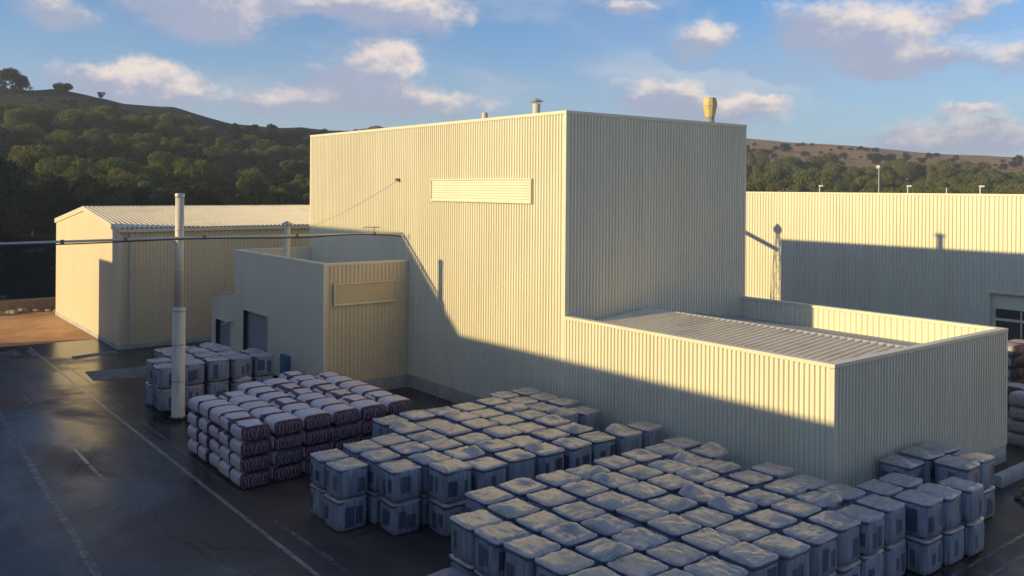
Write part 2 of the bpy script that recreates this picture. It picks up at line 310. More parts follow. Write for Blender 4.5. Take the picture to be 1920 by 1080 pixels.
# ------------------------------------------------------------------ mesh helpers
class MB:
    def __init__(s): s.v, s.f = [], []
    def add(s, vs, fs):
        o = len(s.v); s.v += [tuple(v) for v in vs]; s.f += [tuple(i + o for i in f) for f in fs]; return s
    def box(s, x0, x1, y0, y1, z0, z1):
        return s.add([(x0, y0, z0), (x1, y0, z0), (x1, y1, z0), (x0, y1, z0), (x0, y0, z1), (x1, y0, z1), (x1, y1, z1), (x0, y1, z1)],
                     [(0, 3, 2, 1), (4, 5, 6, 7), (0, 1, 5, 4), (1, 2, 6, 5), (2, 3, 7, 6), (3, 0, 4, 7)])
    def prism(s, pts, z0, z1):
        n = len(pts)
        return s.add([(x, y, z0) for x, y in pts] + [(x, y, z1) for x, y in pts],
                     [tuple(range(n - 1, -1, -1)), tuple(range(n, 2 * n))] + [(i, (i + 1) % n, n + (i + 1) % n, n + i) for i in range(n)])
    def tube(s, pts, rad, seg=8, cap=True):
        pts = [Vector(p) for p in pts]; rads = rad if isinstance(rad, (list, tuple)) else [rad] * len(pts)
        o = len(s.v)
        for i, p in enumerate(pts):
            d = (pts[min(i + 1, len(pts) - 1)] - pts[max(i - 1, 0)]).normalized()
            a = d.cross(Vector((0, 0, 1)))
            if a.length < 1e-3: a = Vector((1, 0, 0))
            a.normalize(); b = d.cross(a)
            for k in range(seg):
                t = 2 * math.pi * k / seg
                s.v.append(tuple(p + (a * math.cos(t) + b * math.sin(t)) * rads[i]))
        for i in range(len(pts) - 1):
            for k in range(seg):
                k2 = (k + 1) % seg
                s.f.append((o + i * seg + k, o + i * seg + k2, o + (i + 1) * seg + k2, o + (i + 1) * seg + k))
        if cap:
            s.f.append(tuple(o + k for k in range(seg - 1, -1, -1)))
            e = o + (len(pts) - 1) * seg
            s.f.append(tuple(e + k for k in range(seg)))
        return s
    def lathe(s, prof, seg=20, at=(0, 0)):
        o = len(s.v)
        for r, z in prof:
            for k in range(seg):
                t = 2 * math.pi * k / seg; s.v.append((at[0] + r * math.cos(t), at[1] + r * math.sin(t), z))
        for i in range(len(prof) - 1):
            for k in range(seg):
                k2 = (k + 1) % seg
                s.f.append((o + i * seg + k, o + i * seg + k2, o + (i + 1) * seg + k2, o + (i + 1) * seg + k))
        s.f.append(tuple(o + k for k in range(seg - 1, -1, -1))); e = o + (len(prof) - 1) * seg
        s.f.append(tuple(e + k for k in range(seg)))
        return s
    def ribs(s, p0, p1, z0, z1, out, pitch=0.2, depth=0.035, za=None, zb=None):
        """trapezoid-ribbed sheet standing on the line p0-p1; out = outward normal; za/zb = top heights at the two ends"""
        p0, p1, out = Vector((*p0, 0)), Vector((*p1, 0)), Vector((*out, 0))
        L = (p1 - p0).length; d = (p1 - p0) / L
        za = z1 if za is None else za; zb = z1 if zb is None else zb
        us = [(0, 0)]; u = 0
        while u < L - 1e-6:
            for a, h in ((0.30, 0), (0.46, 1), (0.84, 1), (1.0, 0)):
                us.append((min(L, u + a * pitch), h if u + a * pitch <= L else 0))
            u += pitch
        o = len(s.v)
        for uu, h in us:
            q = p0 + d * uu + out * (depth * h); zt = za + (zb - za) * uu / L
            s.v.append((q.x, q.y, z0)); s.v.append((q.x, q.y, zt))
        flip = d.cross(Vector((0, 0, 1))).dot(out) < 0
        for i in range(len(us) - 1):
            f = (o + 2 * i, o + 2 * i + 2, o + 2 * i + 3, o + 2 * i + 1)
            s.f.append(f[::-1] if flip else f)
        return s
    def roofribs(s, a, b, c, pitch=0.33, depth=0.05):
        """ribbed roof sheet: a->b runs along the eave, a->c runs up the slope (ribs follow a->c)"""
        a, b, c = Vector(a), Vector(b), Vector(c)
        L = (b - a).length; d = (b - a) / L; up = c - a; nrm = d.cross(up).normalized()
        if nrm.z < 0: nrm = -nrm
        us = [(0, 0)]; u = 0
        while u < L - 1e-6:
            for t, h in ((0.50, 0), (0.62, 1), (0.88, 1), (1.0, 0)): us.append((min(L, u + t * pitch), h if u + t * pitch <= L else 0))
            u += pitch
        o = len(s.v)
        for uu, h in us:
            q = a + d * uu + nrm * (depth * h); s.v.append(tuple(q)); s.v.append(tuple(q + up))
        for i in range(len(us) - 1): s.f.append((o + 2 * i, o + 2 * i + 2, o + 2 * i + 3, o + 2 * i + 1))
        return s
    def mesh(s, name, smooth=False):
        me = bpy.data.meshes.new(name); me.from_pydata(s.v, [], s.f); me.update()
        if smooth: me.polygons.foreach_set('use_smooth', [True] * len(me.polygons))
        return me
def link(name, me, m=None, parent=None, loc=None, rot=None, **props):
    o = bpy.data.objects.new(name, me); COL.objects.link(o)
    if m is not None and me is not None and not me.materials: me.materials.append(m)
    if parent: o.parent = parent
    if loc is not None: o.location = loc
    if rot is not None: o.rotation_euler = rot
    for k, v in props.items(): o[k] = v
    return o
def part(name, mb, m, parent=None, smooth=False, **props):
    return link(name, mb.mesh(name, smooth), m, parent, **props)
def thing(name, label, cat, loc=(0, 0, 0), group=None, rot=None):
    o = link(name, None, None, None, loc, rot, label=label, category=cat)
    o.empty_display_size = 0.3
    if group: o['group'] = group
    return o
ORD = ['first', 'second', 'third', 'fourth', 'fifth', 'sixth', 'seventh', 'eighth', 'ninth', 'tenth', 'eleventh', 'twelfth', 'thirteenth', 'fourteenth',
       'fifteenth', 'sixteenth', 'seventeenth', 'eighteenth', 'nineteenth', 'twentieth', 'twenty-first', 'twenty-second', 'twenty-third', 'twenty-fourth', 'twenty-fifth', 'twenty-sixth']

# ------------------------------------------------------------------ the setting: ground, yard, markings, hills
part('ground', MB().add([(-2500, -2500, 0), (2500, -2500, 0), (2500, 2500, 0), (-2500, 2500, 0)], [(0, 1, 2, 3)]), M['soil'], kind='structure')
yard = part('yard', MB().add([(-60, -80, .004), (140, -80, .004), (140, 79, .004), (22, 86.0, .004), (-60, 92.5, .004)], [(0, 1, 2, 3, 4)]), M['asphalt'], kind='structure')
rng = random.Random(5)
def marking(x0, x1, y0, y1, m='paint', z=.009, skew=0.0):
    mb = MB(); n = max(1, int(abs(y1 - y0) / 0.7)); pr = None
    for i in range(n + 1):
        y = y0 + (y1 - y0) * i / n; j = rng.uniform(-.012, .012); k = rng.uniform(-.012, .012)
        sx = skew * i / n
        mb.v += [(x0 + j + sx, y, z), (x1 + k + sx, y, z)]
        if i: mb.f.append((2 * i - 2, 2 * i - 1, 2 * i + 1, 2 * i))
    part('road_marking', mb, M[m], yard)
marking(14.05, 14.24, 26, 85)
marking(14.98, 15.10, 24, 76, 'paint_old')
marking(15.22, 15.40, 18, 36, 'paint_old', .010, -.25)
for y in (44.5, 47.9, 55.6, 63.0, 70.5, 78.0): marking(10.55, 10.72, y, y + 3.1, 'paint' if y in (47.9, 78.0) else 'paint_old')
marking(7.62, 7.92, 30, 66, 'paint_old', .009, 1.0)
for x, y in ((11.2, 82.2), (12.5, 81.4), (9.6, 83.0), (13.6, 80.4)): marking(x, x + .5, y, y + 3.2, 'paint_old')
part('concrete_strip', MB().add([(15.4, 68.0, .013), (24.5, 65.4, .013), (25.0, 70.6, .013), (15.6, 71.6, .013)], [(0, 1, 2, 3)]), M['concrete'], yard)
part('concrete_strip', MB().add([(16.0, 77.2, .013), (19.6, 78.2, .013), (19.6, 79.4, .013), (16.1, 78.6, .013)], [(0, 1, 2, 3)]), M['concrete'], yard)
for a, b in (((31.0, 15.16), (60, 15.55)), ((31.5, 14.35), (60, 14.5))):
    part('road_marking', MB().add([(*a, .009), (*b, .009), (b[0], b[1] + .16, .009), (a[0], a[1] + .16, .009)], [(0, 1, 2, 3)]), M['paint_old'], yard)

# hills: heights follow the skyline of the photograph at a plausible distance
def az_of(px): d = ray(px, HOR); return math.atan2(d.y, d.x)
# (photo x, start of slope, crest distance, crest skyline y, forest-floor fraction)
SK = [(-700, 122, 340, 150), (-100, 122, 340, 168), (0, 122, 340, 163), (100, 122, 335, 164), (165, 122, 330, 173), (230, 122, 330, 190), (330, 122, 330, 199), (430, 124, 330, 229),
      (520, 126, 330, 238), (640, 130, 340, 243), (690, 134, 420, 238), (800, 140, 520, 246), (1000, 150, 600, 250), (1398, 165, 640, 258), (1500, 168, 640, 268), (1600, 170, 640, 273),
      (1700, 172, 640, 283), (1800, 174, 640, 290), (1920, 176, 640, 294), (2600, 185, 640, 300)]
SKA = [(az_of(p), r0, rc, H + rc * (HOR + math.tan(ROLL) * (p - 960) - y) / F_PX / math.cos(az_of(p) - YAW) ** -1) for p, r0, rc, y in SK]
def terr(r, a):
    for i in range(len(SKA) - 1):
        A, B = SKA[i], SKA[i + 1]
        if (a <= A[0] and a >= B[0]) or i == len(SKA) - 2:
            t = max(0, min(1, (A[0] - a) / (A[0] - B[0]))); break
    if a > SKA[0][0]: A = B = SKA[0]; t = 0
    r0 = A[1] + (B[1] - A[1]) * t; rc = A[2] + (B[2] - A[2]) * t; zc = A[3] + (B[3] - A[3]) * t
    left = max(0, min(1, (a - az_of(900)) / (az_of(500) - az_of(900))))
    if r < r0: return -1.2
    s = (r - r0) / (rc - r0)
    nz = noise.fractal(Vector((math.cos(a) * r * .02, math.sin(a) * r * .02, 0)), 1.0, 2.0, 5)
    if s <= 1:
        bank = min(1, (r - r0) / 10)
        zl = -1.2 + bank * 6.4 + (zc - 5.2) * (0.25 * s + 0.75 * s ** 1.5)
        zr = -1.2 + bank * 1.5 + (zc - .3) * (s ** 1.25)
        z = zl * left + zr * (1 - left)
        return z + nz * 1.6 * min(1, s * 5) * (1 - .6 * s)
    return zc - (r - rc) * 0.06 + nz * 1.2
mb = MB(); NA, NR = 190, 74
azs = [az_of(-700) + (az_of(2600) - az_of(-700)) * i / NA for i in range(NA + 1)]
rs = [118 + (760 - 118) * (j / NR) ** 1.35 for j in range(NR + 1)]
for a in azs:
    for r in rs: mb.v.append((math.cos(a) * r, math.sin(a) * r, terr(r, a)))
for i in range(NA):
    for j in range(NR):
        k = i * (NR + 1) + j; mb.f.append((k, k + NR + 1, k + NR + 2, k + 1))
part('hills', mb, M['hill'], smooth=True, kind='structure')

# ------------------------------------------------------------------ buildings
W = 32.6            # face of the long cream wall
T = dict(x0=W, x1=48.5, y0=36.7, y1=69.06, z=18.34)
def coping(x0, x1, y0, y1, z, t=.11, wd=.14):
    mb = MB()
    return mb
def louvre(name, parent, axis, pos, a0, a1, z0, z1, n, proud=.07, m='clad'):
    """axis 'x': panel on a plane x=pos facing -x, a = y range; axis 'y': plane y=pos facing -y, a = x range"""
    def bx(mb, u0, u1, d0, d1, za, zb):
        if axis == 'x': mb.box(pos - d1, pos - d0, u0, u1, za, zb)
        else: mb.box(u0, u1, pos - d1, pos - d0, za, zb)
    root = MB(); bx(root, a0, a1, -.02, proud * .35, z0, z1)
    o = part(name, root, M[m], parent)
    fr = MB(); t = .09
    bx(fr, a0 - t, a1 + t, proud * .2, proud + .03, z1, z1 + t); bx(fr, a0 - t, a1 + t, proud * .2, proud + .03, z0 - t, z0)
    bx(fr, a0 - t, a0, proud * .2, proud + .029, z0, z1); bx(fr, a1, a1 + t, proud * .2, proud + .029, z0, z1)
    part('frame', fr, M['trim'], o)
    sl = MB(); h = (z1 - z0) / n
    for i in range(n):
        za = z0 + i * h
        if axis == 'x':
            vs = [(pos - proud, a0, za), (pos - proud, a1, za), (pos - proud * .35 - .002, a1, za + h * .85), (pos - proud * .35 - .002, a0, za + h * .85), (pos - proud * .35 - .002, a0, za), (pos - proud * .35 - .002, a1, za)]
        else:
            vs = [(a0, pos - proud, za), (a1, pos - proud, za), (a1, pos - proud * .35 - .002, za + h * .85), (a0, pos - proud * .35 - .002, za + h * .85), (a0, pos - proud * .35 - .002, za), (a1, pos - proud * .35 - .002, za)]
        sl.add(vs, [(0, 1, 2, 3), (0, 4, 5, 1)])
    part('slats', sl, M[m], o, kind='stuff')
    return o
def frame_coping(parent, x0, x1, y0, y1, z, m='trim', h=.16, wd=.30, name='coping'):
    """flashing along the four top edges, butted at the corners"""
    e = .10
    part(name, MB().box(x0 - e, x0 + wd, y0 - e, y1 + e, z - h, z + .02), M[m], parent)
    part(name, MB().box(x1 - wd, x1 + e, y0 - e, y1 + e, z - h, z + .02), M[m], parent)
    part(name, MB().box(x0 + wd, x1 - wd, y0 - e, y0 + wd, z - h, z + .018), M[m], parent)
    part(name, MB().box(x0 + wd, x1 - wd, y1 - wd, y1 + e, z - h, z + .018), M[m], parent)

# tall cream block
tall = thing('tall_factory_building', 'tallest cream ribbed steel building with a long louvre and roof vents, in the middle', 'building', (T['x0'], T['y0'], 0))
def under(parent):   # children keep world coordinates
    return Matrix.Translation(-parent.location)
def wpart(name, mb, m, parent, smooth=False, **props):
    o = part(name, mb, m, parent, smooth, **props)
    base = parent
    off = Vector((0, 0, 0))
    while base is not None: off += base.location; base = base.parent
    o.location = -off
    return o
_part = part
def part(name, mb, m, parent=None, smooth=False, **props):
    if parent is not None and parent.name.split('.')[0] in WORLDROOTS:
        return link(name, mb.mesh(name, smooth), m, parent, -parent.location, **props)
    return _part(name, mb, m, parent, smooth, **props)
WORLDROOTS = {'tall_factory_building', 'low_factory_building', 'small_factory_building', 'gabled_warehouse', 'far_factory_hall', 'viewpoint_building', 'stair_railing', 'lattice_mast',
              'overhead_pipe', 'vent_stack'}
PL = .9
x0, x1, y0, y1, z1 = T['x0'], T['x1'], T['y0'], T['y1'], T['z']
part('wall_core', MB().box(x0 + .06, x1 - .06, y0 + .06, y1 - .06, .0, z1 - .25), M['clad'], tall)
part('wall', MB().ribs((x0, y0), (x0, y1), PL, z1 - .1, (-1, 0), .25, .075), M['clad'], tall)
part('wall', MB().ribs((x0, y0), (x1, y0), PL, z1 - .1, (0, -1), .25, .075), M['clad'], tall)
part('wall', MB().ribs((x0, y1), (x1, y1), PL, z1 - .1, (0, 1), .25, .075), M['clad'], tall)
part('wall', MB().ribs((x1, y0), (x1, y1), PL, z1 - .1, (1, 0), .25, .075), M['clad'], tall)
part('corner_trim', MB().box(x0 - .085, x0 + .12, y0 - .085, y0 + .12, PL, z1 - .17), M['trim'], tall)
part('corner_trim', MB().box(x1 - .12, x1 + .085, y0 - .085, y0 + .12, PL, z1 - .17), M['trim'], tall)
part('corner_trim', MB().box(x0 - .085, x0 + .12, y1 - .12, y1 + .085, PL, z1 - .17), M['trim'], tall)
part('plinth', MB().box(x0 - .05, x1 + .05, y0 - .05, y1 + .05, -.05, PL), M['plinth'], tall)
part('roof', MB().box(x0 + .31, x1 - .31, y0 + .31, y1 - .31, z1 - .24, z1 + .05), M['gravel'], tall)
frame_coping(tall, x0, x1, y0, y1, z1)
lv = louvre('louvre', tall, 'x', x0 - .077, 39.65, 50.2, 13.2, 14.5, 8, .085)
# stacks of the roof stand on it as things of their own
def capped_vent(name, label, x, y, z, h, r, cap=True):
    o = thing(name, label, 'vent', (x, y, z))
    _part('pipe', MB().lathe([(r * 1.35, 0), (r * 1.35, .08), (r, .1), (r, h)], 18), M['pole'], o, True)
    if cap:
        for k in range(4):
            t = math.pi / 4 + k * math.pi / 2
            _part('strut', MB().box(r * .9 * math.cos(t) - .015, r * .9 * math.cos(t) + .015, r * .9 * math.sin(t) - .015, r * .9 * math.sin(t) + .015, h - .05, h + .22), M['steel'], o)
        _part('cowl', MB().lathe([(r * 1.9, h + .18), (r * 1.9, h + .21), (r * .3, h + .42), (.02, h + .44)], 18), M['steel'], o, True)
    return o
capped_vent('roof_vent', 'slim capped vent pipe on the tall roof, left of the corner', 44.1, 53.2, z1 + .04, 2.25, .30)
capped_vent('roof_stub', 'short uncapped pipe stub poking above the tall roof edge', 42.2, 57.45, z1 + .04, 1.72, .24, False)
yv = thing('exhaust_cowl', 'yellow barrel-shaped exhaust cowl on the right end of the tall roof', 'vent', (46.5, 38.0, z1 + .04))
_part('neck', MB().lathe([(.36, 0), (.36, .08), (.29, .1), (.29, .42)], 20), M['steel'], yv, True)
_part('cowl', MB().lathe([(.30, .43), (.34, .5), (.47, 1.2), (.475, 1.42), (.40, 1.70), (.36, 1.74)], 12), M['yellow_vent'], yv)
_part('band', MB().lathe([(.468, 1.18), (.485, 1.20), (.485, 1.26), (.475, 1.28)], 12), M['yellow_vent'], yv)

# low extension with a parapet and a pitched sheet roof inside
EX = dict(x0=W, x1=48.5, y0=20.16, y1=36.7, z=6.9)
low = thing('low_factory_building', 'low flat-topped cream ribbed building with parapet, right of the tall block', 'building', (EX['x0'], EX['y0'], 0))
x0, x1, y0, y1, z1 = EX['x0'], EX['x1'], EX['y0'], EX['y1'], EX['z']
yb = y1 - .055
part('wall', MB().ribs((x0, y0), (x0, yb), PL, z1 - .1, (-1, 0), .25, .075), M['clad'], low)
part('wall', MB().ribs((x0, y0), (x1, y0), PL, z1 - .1, (0, -1), .25, .075), M['clad'], low)
part('wall', MB().ribs((x1, y0), (x1, yb), PL, z1 - .1, (1, 0), .25, .075), M['clad'], low)
part('parapet_lining', MB().ribs((x1 - .2, y0 + .2), (x1 - .2, yb), 4.6, z1 - .1, (-1, 0), .36, .05), M['clad'], low)
part('parapet_lining', MB().ribs((x0 + .2, y0 + .2), (x1 - .2, y0 + .2), 4.6, z1 - .1, (0, 1), .36, .05), M['clad'], low)
part('parapet_lining', MB().box(x0 + .06, x0 + .18, y0 + .2, yb, 4.6, z1 - .1), M['clad'], low)
part('parapet_core', MB().box(x1 - .19, x1 - .06, y0 + .06, yb, 1, z1 - .17), M['clad'], low)
part('parapet_core', MB().box(x0 + .19, x1 - .19, y0 + .06, y0 + .19, 1, z1 - .17), M['clad'], low)
part('corner_trim', MB().box(x0 - .085, x0 + .10, y0 - .085, y0 + .10, PL, z1 - .17), M['trim'], low)
part('corner_trim', MB().box(x1 - .10, x1 + .085, y0 - .085, y0 + .10, PL, z1 - .17), M['trim'], low)
part('plinth', MB().box(x0 - .05, x1 + .05, y0 - .05, y1 - .06, -.05, PL), M['plinth'], low)
e = .10
part('coping', MB().box(x0 - e, x0 + .3, y0 - e, y1 - .06, z1 - .14, z1 + .02), M['trim'], low)
part('coping', MB().box(x1 - .3, x1 + e, y0 - e, y1 - .06, z1 - .14, z1 + .02), M['trim'], low)
part('coping', MB().box(x0 + .3, x1 - .3, y0 - e, y0 + .3, z1 - .14, z1 + .018), M['trim'], low)
RX, RZ = 39.2, 6.78
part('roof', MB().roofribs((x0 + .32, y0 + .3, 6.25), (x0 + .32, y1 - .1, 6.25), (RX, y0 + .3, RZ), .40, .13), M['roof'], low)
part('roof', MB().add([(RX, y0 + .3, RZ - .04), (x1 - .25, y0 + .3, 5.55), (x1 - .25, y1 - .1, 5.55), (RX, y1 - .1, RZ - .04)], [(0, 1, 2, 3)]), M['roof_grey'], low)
part('ridge_cap', MB().add([(RX - .22, y0 + .31, RZ + .05), (RX, y0 + .31, RZ + .12), (RX + .22, y0 + .31, RZ + .03), (RX - .22, y1 - .11, RZ + .05), (RX, y1 - .11, RZ + .12), (RX + .22, y1 - .11, RZ + .03)],
     [(0, 1, 4, 3), (1, 2, 5, 4)]), M['trim'], low)

# small block with shutters and its lean-to
SB = dict(x0=26.06, y0=53.2, y1=69.1, z=8.92)
small = thing('small_factory_building', 'small cream block with two shutter doors and a side louvre, left of the tall block', 'building', (SB['x0'], SB['y0'], 0))
x0, y0, y1, z1 = SB['x0'], SB['y0'], SB['y1'], SB['z']; x1 = W - .06
# openings in the -X face: big shutter and the lean-to's shutter
D1 = (62.3, 67.1, .25, 4.36); D2 = (69.75, 73.2, .25, 2.95)
def facade(y0, y1, holes, za, zb):
    segs = []; yy = y0
    mb = MB()
    for (a, b, lo, hi) in holes:
        mb.ribs((x0, yy), (x0, a), PL * 0 + .3, zb, (-1, 0), .19, .035, za(yy), za(a))
        mb.ribs((x0, a), (x0, b), hi, zb, (-1, 0), .19, .035, za(a), za(b))
        yy = b
    mb.ribs((x0, yy), (x0, y1), .3, zb, (-1, 0), .19, .035, za(yy), za(y1))
    return mb
part('wall', facade(y0, y1, [D1], lambda y: z1 - .1, z1 - .1), M['clad'], small)
part('wall', MB().ribs((x0, y0), (x1, y0), .3, z1 - .1, (0, -1), .30, .055), M['clad_tan_bounce'], small)  # tan base colour, warmed to carry bounce from the lit tall wall
zl = lambda y: 5.5 + (4.87 - 5.5) * (y - 69.1) / (74.3 - 69.1)
part('lean_to_wall', facade(69.1, 74.3, [D2], zl, 5), M['clad'], small)
part('lean_to_roof', MB().add([(x0 - .1, 69.16, 5.58), (x1, 69.16, 5.58), (x1, 74.4, 4.93), (x0 - .1, 74.4, 4.93), (x0 - .1, 69.16, 5.46), (x1, 69.16, 5.46), (x1, 74.4, 4.80), (x0 - .1, 74.4, 4.80)],
     [(0, 1, 2, 3), (0, 3, 7, 4), (3, 2, 6, 7), (4, 7, 6, 5)]), M['trim'], small)
part('lean_to_wall', MB().ribs((x0, 74.3), (x1, 74.3), .3, 4.8, (0, 1), .19, .035), M['clad'], small)
part('back_wall', MB().ribs((x0, y1), (x1, y1), 5.6, z1 - .1, (0, 1), .19, .035).box(x0 + .05, x1, y1 - .22, y1 - .02, 5.6, z1 - .12), M['clad'], small)
part('parapet_lining', MB().ribs((x0 + .2, y1 - .23), (x1, y1 - .23), 7.4, z1 - .1, (0, -1), .30, .04), M['clad'], small)
part('parapet_lining', MB().box(x0 + .04, x0 + .2, y0 + .2, y1 - .25, 7.2, z1 - .12), M['clad'], small)
part('parapet_lining', MB().box(x0 + .2, x1, y0 + .05, y0 + .2, 7.2, z1 - .12), M['clad'], small)
part('roof', MB().box(x0 + .21, x1, y0 + .21, y1 - .26, 7.1, 7.5), M['roof_grey'], small)
part('coping', MB().box(x0 - .05, x0 + .28, y0 - .06, y1 + .05, z1 - .14, z1 + .02), M['trim'], small)
part('coping', MB().box(x0 + .28, x1, y0 - .06, y0 + .28, z1 - .14, z1 + .018), M['trim'], small)
part('coping', MB().box(x0 + .28, x1, y1 - .28, y1 + .05, z1 - .14, z1 + .018), M['trim'], small)
part('corner_trim', MB().box(x0 - .06, x0 + .22, y0 - .06, y0 + .12, .3, z1 - .15), M['trim'], small)
part('plinth', MB().box(x0 + .02, x1, y0 - .06, y0 + .3, -.05, .9), M['plinth'], small)
for nm, (a, b, lo, hi), gap in (('shutter', D1, .75), ('shutter', D2, .0)):
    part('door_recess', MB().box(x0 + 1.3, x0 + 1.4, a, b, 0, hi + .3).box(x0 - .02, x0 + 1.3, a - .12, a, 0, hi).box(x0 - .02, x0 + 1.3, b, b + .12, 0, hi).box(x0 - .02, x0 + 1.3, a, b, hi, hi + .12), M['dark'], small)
    s = MB(); z = gap; n = int((hi - gap) / .17)
    for i in range(n):
        zz = gap + (hi - gap) * i / n; hh = (hi - gap) / n
        s.add([(x0 + .32, a, zz), (x0 + .32, b, zz), (x0 + .30, b, zz + hh * .5), (x0 + .30, a, zz + hh * .5), (x0 + .32, b, zz + hh * .97), (x0 + .32, a, zz + hh * .97)], [(0, 3, 2, 1), (3, 5, 4, 2)])
    part(nm, s, M['shutter'], small)
    part('door_frame', MB().box(x0 - .07, x0 + .02, a - .14, a, 0, hi).box(x0 - .07, x0 + .02, b, b + .14, 0, hi).box(x0 - .075, x0 + .02, a - .14, b + .14, hi, hi + .16), M['trim'], small)
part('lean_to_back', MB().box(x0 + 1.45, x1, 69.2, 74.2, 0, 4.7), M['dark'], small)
part('door_lamp', MB().box(x0 - .75, x0, 69.2, 69.35, 3.05, 3.2).box(x0 - .95, x0 - .55, 69.14, 69.41, 2.95, 3.06), M['steel'], small)
louvre('louvre', small, 'y', y0 - .058, 26.8, 31.4, 6.2, 7.5, 9, .15, 'clad_tan_bounce')
def fixup_louvres():
    for o in list(bpy.data.objects):
        if o.name.split('.')[0] == 'louvre':
            pass
capped_vent('flue', 'slim capped flue pipe rising behind the parapet of the small block', 29.0, 65.75, 7.5, 3.35, .24)
cab = thing('wall_cabinet', 'blue cabinet on the shaded wall of the small block', 'cabinet', (26.0, 58.8, .75))
_part('cabinet_body', MB().box(-.28, -.0, -.55, .55, 0, 1.35), M['blue'], cab)
_part('cabinet_door', MB().box(-.305, -.283, -.5, .5, .06, 1.29), M['blue'], cab)
_part('handle', MB().box(-.335, -.307, .38, .42, .55, .75), M['steel'], cab)
hn = thing('roof_horn', 'dark curved duct standing on the lean-to roof', 'duct', (28.0, 70.2, 5.35))
_part('duct', MB().tube([(0, 0, 0), (0, 0, .9), (-.02, .12, 1.3), (-.05, .4, 1.5)], [.32, .34, .42, .5], 12), M['rust'], hn, True)
_part('flange', MB().lathe([(.42, 0), (.42, .09), (.34, .1)], 12), M['rust'], hn)

# gabled warehouse on the left
WH = dict(x0=19.96, x1=62.0, y0=79.6, y1=105.0, ze=10.3, zr=11.86)
ware = thing('gabled_warehouse', 'long beige gabled warehouse with white ribbed roof at the left', 'warehouse', (WH['x0'], WH['y0'], 0))
x0, x1, y0, y1, ze, zr = (WH[k] for k in ('x0', 'x1', 'y0', 'y1', 'ze', 'zr')); ym = (y0 + y1) / 2
part('gable_wall', MB().ribs((x0, y0), (x0, ym), .35, ze, (-1, 0), .25, .02, ze - .05, zr - .05).ribs((x0, ym), (x0, y1), .35, ze, (-1, 0), .25, .02, zr - .05, ze - .05), M['clad_tan'], ware)
part('wall', MB().ribs((x0, y0), (x1, y0), .35, ze - .05, (0, -1), .30, .035), M['clad_tan_bounce'], ware)
part('wall', MB().ribs((x0, y1), (x1, y1), .35, ze - .05, (0, 1), .30, .035), M['clad_tan'], ware)
part('gable_wall', MB().ribs((x1, y0), (x1, ym), .35, ze, (1, 0), .25, .02, ze - .05, zr - .05).ribs((x1, ym), (x1, y1), .35, ze, (1, 0), .25, .02, zr - .05, ze - .05), M['clad_tan'], ware)
part('plinth', MB().box(x0 - .04, x1, y0 - .05, y1, -.05, .36), M['plinth'], ware)
part('wall_core', MB().box(x0 + .05, x1 - .05, y0 + .05, y1 - .05, 0, ze - .3), M['clad_tan'], ware)
part('roof', MB().roofribs((x0 - .1, y0 - .25, ze - .02), (x1, y0 - .25, ze - .02), (x0 - .1, ym, zr), .40, .13), M['roof'], ware)
part('roof', MB().roofribs((x0 - .1, y1 + .25, ze - .02), (x1, y1 + .25, ze - .02), (x0 - .1, ym, zr), .40, .13), M['roof'], ware)
part('ridge_cap', MB().box(x0 - .12, x1, ym - .25, ym + .25, zr + .02, zr + .11), M['roof'], ware)
def barge(ya, za, yb_, zb_):
    return MB().add([(x0 - .13, ya, za - .42), (x0 - .13, yb_, zb_ - .42), (x0 - .13, yb_, zb_ + .05), (x0 - .13, ya, za + .05), (x0 - .02, ya, za - .42), (x0 - .02, yb_, zb_ - .42), (x0 - .02, yb_, zb_ + .05), (x0 - .02, ya, za + .05)],
        [(0, 1, 2, 3), (7, 6, 5, 4), (3, 2, 6, 7), (1, 0, 4, 5), (0, 3, 7, 4), (1, 5, 6, 2)])
part('barge_board', barge(y0 - .27, ze + .02, ym, zr + .06), M['trim'], ware)
part('barge_board', barge(y1 + .27, ze + .02, ym + .003, zr + .06), M['trim'], ware)
part('gutter', MB().box(x0 - .1, x1, y0 - .42, y0 - .24, ze - .30, ze - .03), M['trim'], ware)
part('corner_trim', MB().box(x0 - .05, x0 + .15, y0 - .06, y0 + .15, .36, ze - .4), M['trim'], ware)
part('downpipe', MB().tube([(x0 + .9, y0 - .14, .3), (x0 + .9, y0 - .14, ze - .35)], .09, 8), M['pipe'], ware)

# far hall on the right
FX = 82.6
far = thing('far_factory_hall', 'long cream ribbed hall at the far right behind the low building', 'building', (FX, -40, 0))
hz = 13.8
DY0, DY1, DZ = 24.0, 35.63, 4.95
mbw = MB().ribs((FX, -40), (FX, DY0), 0, hz - .1, (-1, 0), .36, .09).ribs((FX, DY0), (FX, DY1), DZ, hz - .1, (-1, 0), .36, .09).ribs((FX, DY1), (FX, 96), 0, hz - .1, (-1, 0), .36, .09)
part('wall', mbw, M['clad'], far)
part('wall', MB().ribs((FX, -40), (FX + 30, -40), 0, hz - .1, (0, -1), .36, .09), M['clad'], far)
part('wall', MB().ribs((FX, 96), (FX + 30, 96), 0, hz - .1, (0, 1), .36, .09), M['clad'], far)
part('roof', MB().add([(FX + .3, -39.9, hz - .05), (FX + 15, -39.9, hz - .25), (FX + 30, -39.9, hz - .6), (FX + .3, 95.9, hz - .05), (FX + 15, 95.9, hz - .25), (FX + 30, 95.9, hz - .6)], [(0, 1, 4, 3), (1, 2, 5, 4)]), M['roof'], far)
part('wall', MB().ribs((FX + 30, -40), (FX + 30, 96), 0, hz - .7, (1, 0), .36, .09), M['clad'], far)
part('coping', MB().box(FX - .1, FX + .32, -40, 96, hz - .16, hz + .03), M['trim'], far)
part('door_surround', MB().box(FX - .12, FX + .5, DY1, DY1 + .16, 0, DZ + .16).box(FX - .12, FX + .5, DY0, DY1, DZ, DZ + .16), M['trim'], far)
